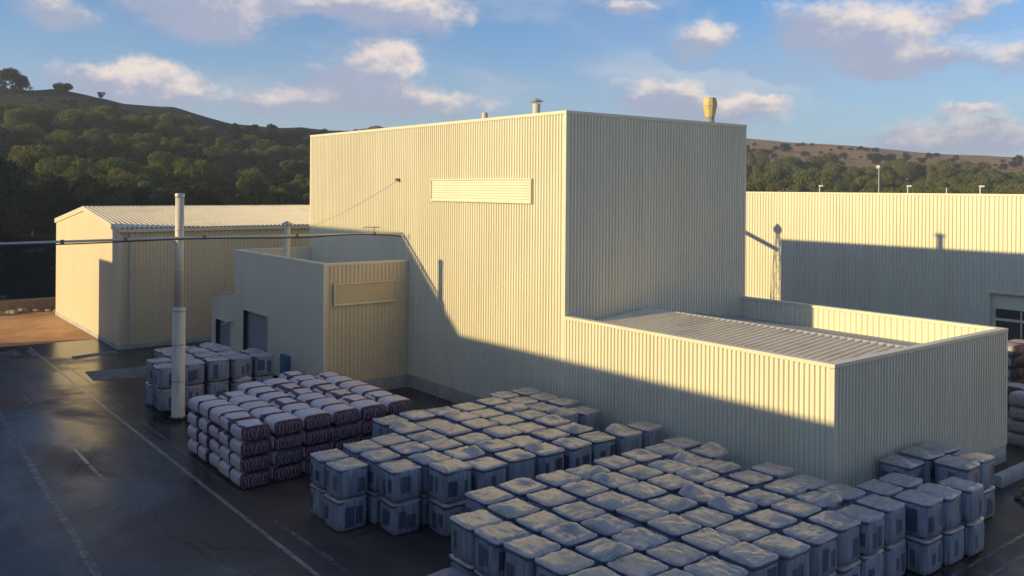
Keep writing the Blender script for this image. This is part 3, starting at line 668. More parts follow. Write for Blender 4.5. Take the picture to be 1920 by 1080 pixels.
part('shutter', MB().box(FX + .42, FX + .5, DY0, DY1, 3.62, DZ), M['clad'], far)
for i in range(5):
    ya = DY1 - .15 - (i + 1) * 2.2
    part('pane', MB().box(FX + .40, FX + .43, ya, ya + 2.05, 2.75, 3.55), M['glass'], far)
    part('pane', MB().box(FX + .40, FX + .43, ya, ya + 2.05, .3, 2.5), M['glass'], far)
part('window_frame', MB().box(FX + .44, FX + .52, DY0, DY1, 0, 3.62), M['trim'], far)
for i, (yy, w_) in enumerate(((55.06, 'leftmost'), (45.13, 'second from left'), (41.24, 'third from left'), (38.09, 'rightmost'))):
    o = thing('roof_lamp', f'small bracket lamp on the far hall roof, {w_} of four', 'lamp', (86, yy, hz - .06), 'bracket lamps along the far hall roof')
    _part('post', MB().box(-.045, .045, -.045, .045, 0, .72 if i != 2 else .62), M['lampwhite'], o)
    if i != 2: _part('lamp_head', MB().box(-.09, .09, -.42, .09, .72, .86), M['lampwhite'], o)

# ------------------------------------------------------------------ the buildings at the viewpoint's back, whose shadows cross the yard
vb = thing('viewpoint_building', 'building behind the viewpoint that throws its shadow across the yard', 'building', (-6, 0, 0))
part('wall', MB().box(-30, -6, -90, 67.25, 0, 15.2), M['clad'], vb)
part('parapet', MB().box(-30, -6, -90, 67.25, 15.2, 15.48), M['trim'], vb)
tb = thing('viewpoint_building', 'taller block left behind the viewpoint with stepped end', 'building', (-6, 67.3, 0))
part('wall', MB().box(-30, -6, 67.3, 90.5, 0, 21.4), M['clad'], tb)
part('parapet', MB().box(-30, -6, 67.3, 90.5, 21.4, 21.7), M['trim'], tb)
part('annex', MB().box(-30, -6, 90.52, 95.1, 0, 14.7), M['clad'], tb)

# ------------------------------------------------------------------ tall two-stage flue standing in the yard
fl = thing('vent_stack', 'tall pale two-stage steel stack standing in the yard beside the road', 'chimney', (17.08, 54.35, 0))
_part('lower_tube', MB().lathe([(.52, 0), (.52, .06), (.385, .07), (.375, 6.5)], 28), M['pole'], fl, True)
_part('collar', MB().lathe([(.40, 6.42), (.41, 6.46), (.41, 6.56), (.27, 6.66)], 28), M['pole'], fl, True)
_part('upper_tube', MB().lathe([(.262, 6.6), (.255, 13.35)], 28), M['pole'], fl, True)
_part('top_ring', MB().lathe([(.275, 13.30), (.285, 13.34), (.285, 13.50), (.25, 13.55)], 28), M['steel'], fl, True)
for z_ in (2.2, 4.4): _part('flange', MB().lathe([(.38, z_), (.405, z_ + .01), (.405, z_ + .07), (.38, z_ + .08)], 28), M['pole'], fl, True)
for z_ in (8.9, 11.3): _part('flange', MB().lathe([(.258, z_), (.28, z_ + .01), (.28, z_ + .06), (.258, z_ + .07)], 28), M['pole'], fl, True)
_part('bracket', MB().box(-.5, -.2, -.06, .06, 10.55, 10.65), M['steel'], fl)

# overhead pipe with a black cable strapped along it, from the stack to the tall wall
pp = thing('overhead_pipe', 'thin grey overhead pipe with black cable crossing from left to the tall wall', 'pipe', (16.5, 54.1, 10.78))
E1 = Vector((W - .14, 54.0, 10.76)); E0 = Vector((16.58, 54.12, 10.86))
dpp = (E0 - E1)
# continue left beyond the stack in the direction seen in the photograph
d0 = ray(0, 457); L0 = Vector((0, 0, H)) + d0 * 50.2
Lm = L0 + (L0 - E0) * .6
pts = [Lm, L0, E0, E1]
part('pipe', MB().tube(pts, .075, 10), M['pipe'], pp, True)
cb = []
for k in range(3):
    A, B = pts[k], pts[k + 1]; n = 24
    for i in range(n + (k == 2)):
        t = i / n; p = A.lerp(B, t)
        sag = .05 * math.sin(p.x * .5 + p.y * .21) + (.16 * math.sin((t - .55) * 9.5) * max(0, t - .45) * 2 if k == 2 else 0)
        cb.append(p + Vector((-.07, -.07, -.105 + sag * .8)))
part('cable', MB().tube(cb, .04, 8), M['blackpipe'], pp, True)
for t, A, B in ((.35, L0, E0), (.72, L0, E0), (.12, E0, E1), (.5, E0, E1), (.86, E0, E1)):
    p = A.lerp(B, t); part('clamp', MB().box(p.x - .09, p.x + .09, p.y - .09, p.y + .09, p.z - .14, p.z + .11), M['rust'], pp)
p = E0.lerp(E1, .86) 
an = MB(); an.tube([p, p + Vector((0, 0, .5))], .02, 6); an.tube([p + Vector((-.8, .2, .47)), p + Vector((.4, -.1, .42))], .02, 6)
for k in range(4): q = p + Vector((-.65 + .28 * k, .16 - .07 * k, .455)); an.tube([q - Vector((0, .25, -.1)), q + Vector((0, .25, -.1))], .015, 5)
part('antenna', an, M['rust'], pp)
gw = MB(); A = Vector((W - .1, 54.56, 14.55)); B = Vector((W - .12, 68.9, 10.6))
gw.tube([A, A.lerp(B, .33) - Vector((0, 0, .18)), A.lerp(B, .66) - Vector((0, 0, .18)), B], .010, 5)
part('guy_wire', gw, M['steel'], pp)
part('wire_bracket', MB().box(W - .35, W + .0, 54.45, 54.67, 14.45, 14.65), M['rust'], pp)

# lattice mast with a sloping chute behind the tall block: only its shadow shows, on the far hall
lm = thing('lattice_mast', 'lattice mast and sloping chute, seen as a shadow on the far hall', 'mast', (68.6, 62.65, 0))
def sh(y, z, t): return Vector((FX - t, y + .339 * t, z + .285 * t))
tt = 14.0; mbm = MB()
def leg_at(z, s, q):
    hw = .95 - .068 * (z - 2); c = sh(57.95, 0, tt); return Vector((c.x + q * hw * .8, c.y + s * hw, z))
zs = [0, 3.2, 6.0, 8.4, 10.4, 12.2, 13.3]
for s in (-1, 1):
    for q in (-1, 1): part('leg', MB().tube([leg_at(0, s, q), leg_at(13.3, s, q)], .045, 5), M['rust'], lm)
br = MB()
for i in range(len(zs) - 1):
    for q in (-1, 1):
        br.tube([leg_at(zs[i], -1, q), leg_at(zs[i], 1, q)], .028, 5); br.tube([leg_at(zs[i], -1, q), leg_at(zs[i + 1], 1, q)], .028, 5); br.tube([leg_at(zs[i], 1, q), leg_at(zs[i + 1], -1, q)], .028, 5)
part('bracing', br, M['rust'], lm)
hd = leg_at(13.3, 0, 0); part('head', MB().lathe([(.25, 13.25), (.55, 13.5), (.55, 13.8), (.05, 14.35)], 8, (hd.x, hd.y)), M['rust'], lm)
part('chute', MB().tube([sh(57.9, 7.45, tt), sh(63.5, 9.7, tt), sh(66.5, 10.9, tt)], .24, 8), M['steel'], lm)

# yellow railing round the pit in the corner
rl = thing('stair_railing', 'yellow tubular railing in the corner between small block and tall wall', 'railing', (31.4, 50.0, 0))
def rail_run(a, b, n):
    a, b = Vector(a), Vector(b)
    for i in range(n + 1):
        p = a.lerp(b, i / n); part('post', MB().tube([(p.x, p.y, 0), (p.x, p.y, 1.1)], .03, 6), M['yellow'], rl)
    for z in (1.08, .58): part('rail', MB().tube([(a.x, a.y, z), (b.x, b.y, z)], .032, 6), M['yellow'], rl)
rail_run((31.9, 52.1, 0), (31.9, 41.2, 0), 6)
rail_run((27.0, 52.3, 0), (31.7, 52.3, 0), 3)
dp = thing('wall_conduit', 'thin pale conduit pipe up the tall wall near the inner corner', 'pipe', (32.45, 52.6, .9))
_part('pipe', MB().tube([(0, 0, 0), (0, 0, 5.4), (.12, 0, 5.55)], .045, 8), M['trim'], dp)
_part('strap', MB().box(-.06, .12, -.07, .07, 2.5, 2.56), M['steel'], dp)

# ------------------------------------------------------------------ wrapped pallets
def sq(t, hw, p=6.0):
    c, s = math.cos(t), math.sin(t); r = (abs(c) ** p + abs(s) ** p) ** (-1 / p)
    return c * r * hw, s * r * hw
HW, PH = .715, 1.3
def body_mesh(seed):
    mb = MB(); NS = 36; zs = [.05, .09, .30, .6, .9, 1.06, 1.14, 1.20]
    for j, z in enumerate(zs):
        tap = [.93, .975, 1.0, 1.0, .995, .985, .97, .95][j]
        for k in range(NS):
            t = 2 * math.pi * k / NS; x, y = sq(t, HW * tap, 5)
            nn = noise.noise(Vector((x * 2.1 + seed * 7, y * 2.1, z * 1.3))) * .028 + noise.noise(Vector((x * 6 + seed * 3, y * 6, z * .6))) * .010
            r = math.hypot(x, y); mb.v.append((x * (1 + nn / r), y * (1 + nn / r), z))
    for j in range(len(zs) - 1):
        for k in range(NS):
            k2 = (k + 1) % NS; mb.f.append((j * NS + k, j * NS + k2, (j + 1) * NS + k2, (j + 1) * NS + k))
    mb.f.append(tuple((len(zs) - 1) * NS + k for k in range(NS)))
    me = mb.mesh('wrapped_load', True); me.materials.append(M['film']); return me
def cap_mesh(seed):
    rg = random.Random(seed); mb = MB(); n = 22; hw = .700
    tents = [(rg.uniform(-.55, .55), rg.uniform(-.55, .55), rg.choice((.03, .05, .08, .13, .20)), rg.uniform(.30, .50)) for _ in range(rg.choice((1, 2)))]
    ang = rg.uniform(-.5, .5); ca_, sa_ = math.cos(ang), math.sin(ang)
    def zz(x, y):
        r = max(abs(x), abs(y)) / hw
        z = .03 + .030 * noise.noise(Vector((x * 2.2 + seed * 5, y * 2.2, seed))) + .045 * abs(noise.noise(Vector(((x * ca_ + y * sa_) * 1.6 + seed, (y * ca_ - x * sa_) * 5.5, 2 + seed)))) + .012 * abs(noise.noise(Vector((x * 7, y * 7, seed))))
        for cx, cy, h, wd in tents: q = max(0, 1 - math.hypot((x - cx) * .8, y - cy) / (wd * 1.6)); z += h * q * q * (3 - 2 * q)
        return z - .05 * max(0, r - .82) / .18
    for i in range(n + 1):
        for j in range(n + 1):
            u, v = -1 + 2 * i / n, -1 + 2 * j / n
            # rounded square: pull the corners in
            k = 1 - .10 * (abs(u) ** 5 * abs(v) ** 5)
            x, y = u * hw * k, v * hw * k; mb.v.append((x, y, zz(x, y)))
    idx = lambda i, j: i * (n + 1) + j
    for i in range(n):
        for j in range(n): mb.f.append((idx(i, j), idx(i + 1, j), idx(i + 1, j + 1), idx(i, j + 1)))
    ring = [idx(i, 0) for i in range(n)] + [idx(n, j) for j in range(n)] + [idx(i, n) for i in range(n, 0, -1)] + [idx(0, j) for j in range(n, 0, -1)]
    prev = ring
    for dz, sc in ((-.035, 1.018), (-.075, 1.022), (-.13, 1.0)):
        cur = []
        for q in ring:
            x, y, z = mb.v[q]; j = noise.noise(Vector((x * 5 + seed * 3, y * 5, 1)))
            cur.append(len(mb.v)); mb.v.append((x * sc * (1 + .012 * j), y * sc * (1 + .012 * j), .0 + dz + .025 * j))
        for a in range(len(ring)):
            b = (a + 1) % len(ring); mb.f.append((prev[b], prev[a], cur[a], cur[b]))
        prev = cur
    me = mb.mesh('hood', True); me.materials.append(M['cap']); return me
def base_mesh():
    mb = MB()
    for y in (-.5, 0, .5): mb.box(-.58, .58, y - .05, y + .05, .0, .06)
    for x in (-.5, -.25, 0, .25, .5): mb.box(x - .07, x + .07, -.58, .58, .062, .085)
    me = mb.mesh('timber_pallet'); me.materials.append(M['wood']); return me
BODIES = [body_mesh(i) for i in range(4)]; CAPS = [cap_mesh(i) for i in range(9)]; BASE = base_mesh()
prng = random.Random(21)
def pallet(x, y, tier, label, group, sx=1.0, sy=1.0, hs=1.0):
    hs *= 1.05; z = .012 + tier * 1.265 * hs
    o = thing('wrapped_pallet', label, 'pallet', (x + prng.uniform(-.055, .055), y + prng.uniform(-.055, .055), z), group, (0, 0, R(prng.uniform(-3.0, 3.0))))
    if tier: hs *= prng.uniform(.95, 1.05)
    q = prng.choice((0, 1, 2, 3)) * math.pi / 2
    kk = prng.uniform(.95, 1.0); sx *= kk; sy *= kk; scl = (sx, sy, hs)
    b = link('timber_pallet', BASE, None, o); b.scale = scl
    b = link('wrapped_load', prng.choice(BODIES), None, o, rot=(0, 0, q)); b.scale = scl if abs(sx - sy) < .01 or q in (0, math.pi) else (sy, sx, hs)
    c = link('hood', prng.choice(CAPS), None, o, (0, 0, 1.20 * hs), (0, 0, prng.choice((0, 1, 2, 3)) * math.pi / 2)); c.scale = (sx, sx, prng.uniform(.8, 1.3))
    return o
def block(name, xs, rows_of, group, tiers=2, hs=1.0, skip=()):
    """xs: column boundaries away from the road; rows_of(col) -> row boundaries going away from the viewer"""
    for ci in range(len(xs) - 1):
        ys = rows_of(ci)
        for ri in range(len(ys) - 1):
            if (ci, ri) in skip: continue
            for t in range(tiers):
                lab = f'{"upper" if t == tiers - 1 else "lower"} wrapped pallet, {name}: {ORD[ci]} column from road, {ORD[ri]} from front'
                pallet((xs[ci] + xs[ci + 1]) / 2, (ys[ri] + ys[ri + 1]) / 2, t, lab, group, min(1.06, (xs[ci + 1] - xs[ci] - .08) / 1.47), min(1.06, (ys[ri + 1] - ys[ri] - .06) / 1.47), hs)
# nearest block, at the foot of the picture
AX = [17.05, 18.7, 20.35, 22.05, 23.7, 25.3, 26.85, 28.4, 29.9, 31.4]
AY = [16.2, 17.75, 19.3, 20.85, 22.35, 23.85, 25.35, 26.9]
block('front block', AX, lambda c: AY[:7] if c == 0 else ([AY[0]] + AY[1:] if c < 8 else [16.2, 17.75, 19.3, 20.85, 22.5, 24.1, 25.7, 27.2]), 'wrapped pallets in the front block', skip={(8, 4)})
# middle block, stepped towards the road
BX = [16.4, 17.95, 19.5, 21.1, 22.7, 24.3, 25.9, 27.45, 29.0, 30.5, 32.0]
def BR(c):
    if c == 0: return [32.0, 33.6, 35.2]
    if c == 1: return [30.4, 32.0, 33.6, 35.2]
    if c == 2: return [29.0, 30.6, 32.2, 33.8, 35.4]
    if c in (3, 4): return [28.8, 30.35, 31.9, 33.5, 35.1, 36.7, 38.3]
    return [28.7, 30.25, 31.8, 33.5, 35.1, 36.7, 38.3] if c < 8 else [28.5, 30.1, 32.8, 34.4, 36.0, 37.6, 39.2]
block('middle block', BX, BR, 'wrapped pallets in the middle block', skip={(8, 1), (9, 1)})
# block by the stack, in front of the shutters
block('block behind the stack', [16.35, 17.85, 19.4, 20.95, 22.5, 24.0], lambda c: [55.9, 57.5, 59.1, 61.0, 62.6] if c < 4 else [55.9, 57.5, 59.2], 'wrapped pallets behind the stack', hs=1.07, skip={(0, 2), (0, 3)})
# row past the corner of the low building
block('row past the corner', [31.45, 32.95, 34.45, 35.9], lambda c: [15.6, 17.1, 18.65] if c < 2 else [15.5, 17.0], 'wrapped pallets past the low building corner')
block('group by the end wall', [35.35, 36.95, 38.55, 40.1], lambda c: [16.9, 18.4, 19.9], 'wrapped pallets by the end wall', skip={(0, 0)})
# one low white bag beside the front block
bagm = MB(); NS = 24
for j, (z, sc) in enumerate(((.0, .90), (.1, .98), (.5, 1.0), (.95, .93), (1.16, .84), (1.24, .62))):
    for k in range(NS):
        x, y = sq(2 * math.pi * k / NS, .78 * sc, 5); nn = 1 + .03 * noise.noise(Vector((x * 3, y * 3, z * 2))); bagm.v.append((x * nn, y * nn, z))
for j in range(5):
    for k in range(NS): k2 = (k + 1) % NS; bagm.f.append((j * NS + k, j * NS + k2, (j + 1) * NS + k2, (j + 1) * NS + k))
bagm.f.append(tuple(5 * NS + k for k in range(NS)))
bg_ = thing('bulk_bag', 'dull grey bulk bag on the ground beside the front block corner', 'bag', (16.32, 24.0, .012), rot=(0, 0, .1))
_part('bag_body', bagm, M['grey_shade_film'], bg_, True)
_part('lifting_loop', MB().tube([(-.3, -.3, 1.16), (-.32, -.1, 1.27), (-.28, .15, 1.29), (-.3, .3, 1.18)], .02, 6), M['grey_shade_film'], bg_, True)

# ------------------------------------------------------------------ bales with white sleeves and dark red ends
BL, BH, BW = 1.47, .73, 1.45       # length along Y, height, width along X
def rbox(hx, hz_, y0, y1, rings, nx=32, p=3.6, seed=0, amp=.012):
    mb = MB()
    for (y, sc) in rings:
        for k in range(nx):
            t = 2 * math.pi * k / nx; c, s = math.cos(t), math.sin(t); r = (abs(c) ** p + abs(s) ** p) ** (-1 / p)
            x, z = c * r * hx * sc, s * r * hz_ * sc
            nn = 1 + amp * noise.noise(Vector((x * 4 + seed, y * 4, z * 4))) / .3
            mb.v.append((x * nn, y, z * nn + BH / 2))
    for j in range(len(rings) - 1):
        for k in range(nx): k2 = (k + 1) % nx; mb.f.append((j * nx + k, (j + 1) * nx + k, (j + 1) * nx + k2, j * nx + k2))
    mb.f.append(tuple(range(nx))); mb.f.append(tuple((len(rings) - 1) * nx + k for k in range(nx - 1, -1, -1)))
    return mb
def sleeve_mesh(s):
    y1 = BL / 2 - .02; y0 = -BL / 2 + .22
    me = rbox(BW / 2, BH / 2, y0, y1, [(y0, .965), (y0 + .04, .99), (-.3, 1.0), (.1, .995), (.45, 1.0), (y1 - .05, .985), (y1, .93)], seed=s * 3.7, amp=.010).mesh('sleeve', True); me.materials.append(M['sleeve']); return me
SLEEVES = [sleeve_mesh(i) for i in range(4)]
CONT = rbox(BW / 2 * .955, BH / 2 * .955, 0, 0, [(-BL / 2 + .03, .93), (-BL / 2 + .07, .97), (-BL / 2 + .22, .975), (BL / 2 - .04, .95)], p=6, amp=.015).mesh('bale_core', True); CONT.materials.append(M['bale'])
def loops_mesh(s):
    rg = random.Random(s); mb = MB(); n = 8; x = -.60
    while x < .62:
        wd = rg.uniform(.035, .095); hh = rg.uniform(.19, .29); tl = rg.uniform(-.22, .22); pts = []
        for k in range(13):
            t = 2 * math.pi * k / 12; px_, pz = math.cos(t) * wd, math.sin(t) * hh
            pts.append((x + px_ + pz * tl, -BL / 2 + .02 - .012 * math.cos(2 * t), BH / 2 + pz + rg.uniform(-.008, .008)))
        mb.tube(pts, rg.uniform(.008, .014), 4, False); x += wd * 2 + rg.uniform(.0, .035)
    me = mb.mesh('folded_edges'); me.materials.append(M['loop']); return me
LOOPS = [loops_mesh(i) for i in range(4)]
brng = random.Random(4)
def bale(x, y, tier, label, group, withloops, rz=0.0):
    o = thing('wrapped_bale', label, 'bale', (x + brng.uniform(-.03, .03), y + brng.uniform(-.04, .04), .012 + tier * (BH - .005)), group, (0, 0, rz + R(brng.uniform(-1.6, 1.6))))
    sl_ = link('sleeve', brng.choice(SLEEVES), None, o, (0, brng.uniform(-.06, .05), 0)); sl_.scale = (brng.uniform(.985, 1.01), brng.uniform(.94, 1.06), brng.uniform(.97, 1.03)); link('bale_core', CONT, None, o)
    if withloops: link('folded_edges', brng.choice(LOOPS), None, o, kind='stuff')
    return sl_
TIER = ['bottom', 'second', 'third', 'top']
CX = [15.2, 16.75, 18.3, 19.9, 21.45, 23.0, 24.55]
for ci in range(6):
    rows = (5, 5, 6, 6, 7, 6)[ci]
    for ri in range(rows):
        ox, oy, oz = brng.uniform(-.05, .05), brng.uniform(-.05, .05), R(brng.uniform(-2.5, 2.5))
        for t in range(4):
            lab = f'white-sleeved bale with dark red ends, {TIER[t]} tier, {ORD[ci]} column from road, {ORD[ri]} from front'
            bale((CX[ci] + CX[ci + 1]) / 2 + ox, 39.40 + .75 + ri * 1.51 + oy, t, lab, 'white-sleeved bales in the block by the road', ri == 0 or t == 3, oz)
# bales beyond the end of the low building
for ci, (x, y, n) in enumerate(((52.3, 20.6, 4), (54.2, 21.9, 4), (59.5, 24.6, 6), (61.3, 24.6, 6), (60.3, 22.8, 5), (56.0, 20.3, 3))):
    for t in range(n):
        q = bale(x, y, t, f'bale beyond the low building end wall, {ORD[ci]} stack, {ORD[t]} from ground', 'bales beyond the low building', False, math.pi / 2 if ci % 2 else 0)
        q.material_slots[0].link = 'OBJECT'; q.material_slots[0].material = M['grey_shade_film']  # darker grey than the other sleeves, standing in for shade on these bales

# kerb and timbers at the right edge
kb = thing('concrete_kerb', 'low pale concrete kerb wall at the right edge beside the end wall', 'kerb', (44.0, 18.4, 0))
for i in range(4): _part('kerb_block', MB().box(i * 4.02, i * 4.02 + 4.0, 0, .38, 0, .55), M['plinth'], kb)
for i, (x, y, z, L) in enumerate(((43.0, 17.3, .012, 5.5), (42.6, 16.85, .012, 5.0), (43.2, 17.1, .24, 4.6), (41.8, 16.1, .012, 3.6))):
    b = thing('timber_beam', f'weathered timber beam lying by the kerb, {["rear one on the ground", "middle one on the ground", "one on top of the others", "separate front one"][i]}', 'beam', (x, y, z), 'timbers by the kerb', (0, 0, R(2 * i - 3)))
    _part('beam', MB().box(0, L, -.15, .15, 0, .22), M['wood'], b); _part('end_plate', MB().box(-.02, -.001, -.13, .13, .02, .2), M['wood'], b)

# ------------------------------------------------------------------ rubble and low wall at the foot of the bank, far left
lw = thing('low_wall', 'low pale concrete wall below the dark bank at the far left', 'wall', (6, 110, 0))
for i in range(6): _part('wall_panel', MB().box(i * 2.6, i * 2.6 + 2.57, 0, .3, 0, 1.15 + .05 * (i % 3)), M['rock'], lw)
rr = random.Random(8); BOUL = []
for i in range(22):
    x, y = rr.uniform(8, 21), rr.uniform(107.3, 109.4); s_ = rr.uniform(.25, .7)
    mb = MB()
    pts = []
    for j, (z, q) in enumerate(((0, 1), (.45, .9), (.8, .45))):
        for k in range(7):
            t = 2 * math.pi * k / 7; q2 = q * rr.uniform(.75, 1.2); mb.v.append((math.cos(t) * q2 * s_ * 1.3, math.sin(t) * q2 * s_, z * s_ * rr.uniform(.8, 1.1)))
    for j in range(2):
        for k in range(7): k2 = (k + 1) % 7; mb.f.append((j * 7 + k, j * 7 + k2, (j + 1) * 7 + k2, (j + 1) * 7 + k))
    mb.f.append(tuple(14 + k for k in range(7)))
    o = part('boulder', mb, M['rock'], category='boulder', group='rubble boulders')
    BOUL.append((x, o)); o.location = (x, y, -.03); o.rotation_euler = (0, 0, rr.uniform(0, 6))

for i, (_, o) in enumerate(sorted(BOUL, key=lambda t: t[0])): o['label'] = f'pale boulder below the far left bank, {ORD[i]} from the left'
# ------------------------------------------------------------------ trees
trng = random.Random(77)
def crown_mesh(seed, m, nclump=17, leaves=560, flat=.62, leaf=.125):
    rg = random.Random(seed); mb = MB(); cl = []
    for i in range(nclump):
        t = rg.uniform(0, 2 * math.pi); r = math.sqrt(rg.random()) * .72; z = rg.uniform(-.5, .75) * (1 - r * .55)
        cl.append((math.cos(t) * r, math.sin(t) * r, z * flat, rg.uniform(.24, .42)))
    for cx, cy, cz, cr in cl:
        for _ in range(leaves):
            d = Vector((rg.gauss(0, 1), rg.gauss(0, 1), rg.gauss(.25, 1))).normalized(); rad = cr * (rg.uniform(.55, 1.0) ** .5) * rg.uniform(.85, 1.12)
            c = Vector((cx, cy, cz)) + Vector((d.x, d.y, d.z * .72)) * rad
            nrm = (d + Vector((rg.gauss(0, .6), rg.gauss(0, .6), rg.gauss(.25, .5)))).normalized()
            a = nrm.orthogonal().normalized(); b = nrm.cross(a); an_ = rg.uniform(0, 6.28)
            a, b = a * math.cos(an_) + b * math.sin(an_), b * math.cos(an_) - a * math.sin(an_)
            s_ = leaf * .20 * rg.uniform(.6, 1.25); l_ = s_ * 1.5
            mb.add([c - a * l_, c + b * s_, c + a * l_, c - b * s_], [(0, 1, 2, 3)])
    me = mb.mesh('crown'); me.materials.append(m); return me
CROWNS = [crown_mesh(i, M['leaf']) for i in range(6)]
DARKS = [crown_mesh(20 + i, M['leaf_dark_shade'], 14, 460, .8) for i in range(3)]
def trunk_mesh(seed):
    rg = random.Random(seed); mb = MB(); bx_, by_ = rg.uniform(-.06, .06), rg.uniform(-.06, .06)
    top = Vector((bx_, by_, .72)); mb.tube([(0, 0, -.06), (bx_ * .5, by_ * .3, .35), top], [.030, .022, .010], 7)
    for k in range(5):
        t = rg.uniform(0, 6.28); z = rg.uniform(.36, .62); L = rg.uniform(.16, .28)
        p = Vector((bx_ * z, by_ * z, z)); mb.tube([p, p + Vector((math.cos(t) * L, math.sin(t) * L, L * .7))], [.011, .004], 5)
    me = mb.mesh('trunk', True); me.materials.append(M['bark']); return me
TRUNKS = [trunk_mesh(i) for i in range(3)]
def tree_at(px, r, height, wid, label, group, dark=False, sink=.3, name='pine_tree'):
    a = az_of(px); z = terr(r, a)
    o = thing(name, label, 'tree', (math.cos(a) * r, math.sin(a) * r, max(z, 0) - sink - height * .14), group, (0, 0, trng.uniform(0, 6.28)))
    t = link('trunk', trng.choice(TRUNKS), None, o); t.scale = (height, height, height)
    c = link('crown', trng.choice(DARKS if dark else CROWNS), None, o, (0, 0, height * .62)); hh = height * .42 / .62
    c.scale = (wid / 2 * trng.uniform(.9, 1.1), wid / 2 * trng.uniform(.9, 1.1), hh * trng.uniform(.9, 1.1))
    return o
def row(name_txt, xs, rfun, hfun, group, dark=False, wf=1.0):
    for i, px in enumerate(sorted(xs)):
        h = hfun(px)
        tree_at(px, rfun(px), h, h * trng.uniform(.85, 1.15) * wf, f'{ORD[i] if i < len(ORD) else str(i + 1) + {1: "st", 2: "nd", 3: "rd"}.get((i + 1) % 10, "th")} pine from the left, {name_txt}', group, dark)
J = lambda a: trng.uniform(-a, a)
# left hillside
row('sunlit lower row above the warehouse', [-30 + 44 * i + J(12) for i in range(16)], lambda p: 172 + J(5), lambda p: 9.2 + J(1.8), 'pines in the sunlit lower row', False, .95)
row('sunlit row just above the warehouse ridge', [-5 + 48 * i + J(14) for i in range(15)], lambda p: 156 + J(4), lambda p: 7.6 + J(1.4), 'pines just above the warehouse ridge', False, .95)
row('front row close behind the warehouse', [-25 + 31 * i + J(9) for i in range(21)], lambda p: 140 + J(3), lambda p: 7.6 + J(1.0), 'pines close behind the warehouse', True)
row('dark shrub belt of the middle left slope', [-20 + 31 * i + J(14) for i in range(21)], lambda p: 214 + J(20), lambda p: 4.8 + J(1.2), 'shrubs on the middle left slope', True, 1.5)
row('upper left hillside', [-8, 10, 28, 45, 70, 150, 165, 190, 215, 235, 250, 262, 300, 330, 368, 385, 400, 415, 470, 500, 530, 575, 600, 632], lambda p: 258 + J(10), lambda p: 7.8 + J(1.5), 'pines on the upper left slope', False, 1.3)
row('slope below the upper left pines', [-10 + 33 * i + J(14) for i in range(20)], lambda p: 236 + J(8), lambda p: 5.6 + J(1.3), 'pines below the upper left pines', False, 1.2)
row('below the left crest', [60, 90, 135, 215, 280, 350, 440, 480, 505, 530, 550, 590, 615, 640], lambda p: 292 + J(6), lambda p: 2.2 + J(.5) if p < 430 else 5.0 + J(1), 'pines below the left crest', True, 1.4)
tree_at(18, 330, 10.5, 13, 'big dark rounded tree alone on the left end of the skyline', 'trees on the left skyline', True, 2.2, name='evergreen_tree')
tree_at(118, 331, 5.0, 8, 'low rounded bush tree on the left crest', 'trees on the left skyline', False, 1.6, name='bush_tree')
tree_at(188, 329, 2.6, 2.8, 'tiny lone bush on the sloping left skyline', 'trees on the left skyline', True, .6, name='bush')
# the wood runs on to the left, outside the picture, and shades the bank
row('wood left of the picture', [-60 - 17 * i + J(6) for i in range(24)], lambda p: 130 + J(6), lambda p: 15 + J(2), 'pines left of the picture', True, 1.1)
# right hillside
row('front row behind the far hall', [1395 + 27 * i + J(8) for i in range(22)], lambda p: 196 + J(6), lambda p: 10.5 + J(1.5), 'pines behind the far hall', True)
row('second row behind the far hall', [1390 + 29 * i + J(9) for i in range(20)], lambda p: 240 + J(8), lambda p: 12 + J(2), 'pines in the second right row')
row('middle of the right hillside', [1385 + 30 * i + J(10) for i in range(20)], lambda p: 310 + J(12), lambda p: 12 + J(2), 'pines on the middle right slope')
row('upper edge of the right wood', [1390 + 26 * i + J(9) for i in range(22)], lambda p: 385 + J(16), lambda p: 11.5 + J(2), 'pines at the upper edge of the right wood')
row('bare slope above the right wood', [1405, 1440, 1470, 1562, 1582, 1640, 1645, 1668, 1700, 1770, 1800, 1812, 1836, 1880, 1910], lambda p: 520 + J(60), lambda p: 5.0 + J(1.5), 'shrubs on the bare right slope', True, 1.3)
row('open upper slope of the right hill', [1400 + 9.5 * i + J(6) for i in range(56)], lambda p: 505 + J(110), lambda p: 2.7 + J(1.2), 'low shrubs on the open right slope', True, 1.6)
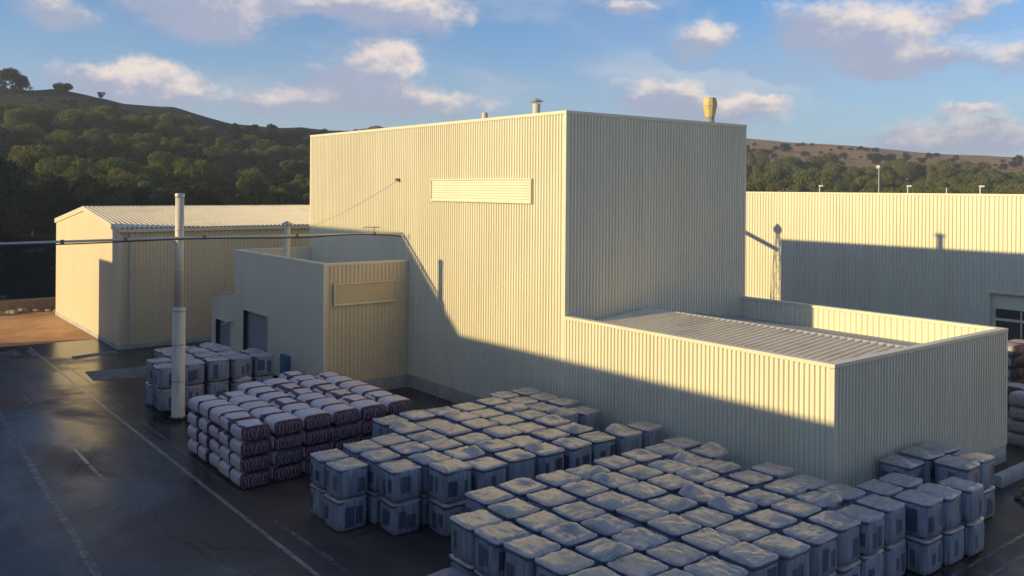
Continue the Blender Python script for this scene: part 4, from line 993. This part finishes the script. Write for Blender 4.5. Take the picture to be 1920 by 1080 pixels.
# everything behind and between: woodland nobody could count
wood = MB(); wr_ = random.Random(3)
src = [(m.vertices, m.polygons) for m in (crown_mesh(40, M['leaf_dark_shade'], 9, 60, .7, .42), crown_mesh(41, M['leaf_dark_shade'], 9, 60, .7, .42))]
for _ in range(760):
    if wr_.random() < .78: px, r = wr_.uniform(-60, 690), wr_.choice((wr_.uniform(140, 165), wr_.uniform(180, 240), wr_.uniform(180, 240), wr_.uniform(230, 275), wr_.uniform(265, 318)))
    else: px, r = wr_.uniform(1380, 1990), wr_.uniform(200, 410)
    a = az_of(px); z = max(terr(r, a), 0); s_ = (wr_.uniform(1.2, 2.6) if r < 262 or px > 430 else wr_.uniform(.6, 1.3)) if px < 1000 else wr_.uniform(2.2, 4.2); vs, fs = wr_.choice(src); t = wr_.uniform(0, 6.28); ca, sa = math.cos(t), math.sin(t)
    wood.add([(math.cos(a) * r + (v.co.x * ca - v.co.y * sa) * s_ * 1.2, math.sin(a) * r + (v.co.x * sa + v.co.y * ca) * s_ * 1.2, z + s_ * .55 + v.co.z * s_) for v in vs], [tuple(p.vertices) for p in fs])
part('undergrowth', wood, M['leaf_dark_shade'], kind='stuff', label='dense dark scrub filling the slopes between the pines', category='scrub')

# street lamp standing in the wood on the right
sl = thing('street_lamp', 'white-headed lamp post standing among the pines on the right', 'lamp', (150, 84.1, 0))
_part('post', MB().lathe([(.14, 0), (.08, 18.2)], 10), M['lampwhite'], sl, True)
_part('lamp_head', MB().box(-.32, .32, -.32, .32, 18.1, 18.65), M['lampwhite'], sl)

# ------------------------------------------------------------------ evening air
def m_haze(n):
    return n.n('ShaderNodeVolumePrincipled', {'Color': (0.78, 0.86, 1.0, 1), 'Density': HAZE, 'Anisotropy': 0.1}).outputs[0]
HAZE = 0.0004
hm = bpy.data.materials.new('evening_haze'); hm.use_nodes = True
hn_ = NT(hm.node_tree); hn_.n('ShaderNodeOutputMaterial', {1: m_haze(hn_)})
part('haze', MB().box(-120, 900, -500, 900, -3, 75), hm, kind='stuff')

# weeds round the foot of the stack and along the block behind it
wd = MB(); gr = random.Random(12)
for _ in range(900):
    t = gr.uniform(0, 6.28); r_ = abs(gr.gauss(0, .55)) + .4
    x, y = 17.08 + math.cos(t) * r_ * 1.1, 54.2 + math.sin(t) * r_ * 1.2
    h_ = gr.uniform(.06, .26); a = gr.uniform(0, 6.28); dx, dy = math.cos(a) * .03, math.sin(a) * .03; lx, ly = gr.uniform(-.09, .09), gr.uniform(-.09, .09)
    wd.add([(x - dx, y - dy, .005), (x + dx, y + dy, .005), (x + lx, y + ly, h_)], [(0, 1, 2)])
part('weeds', wd, M['leaf_dark_shade'], kind='stuff', label='low green weeds round the foot of the stack', category='weeds')
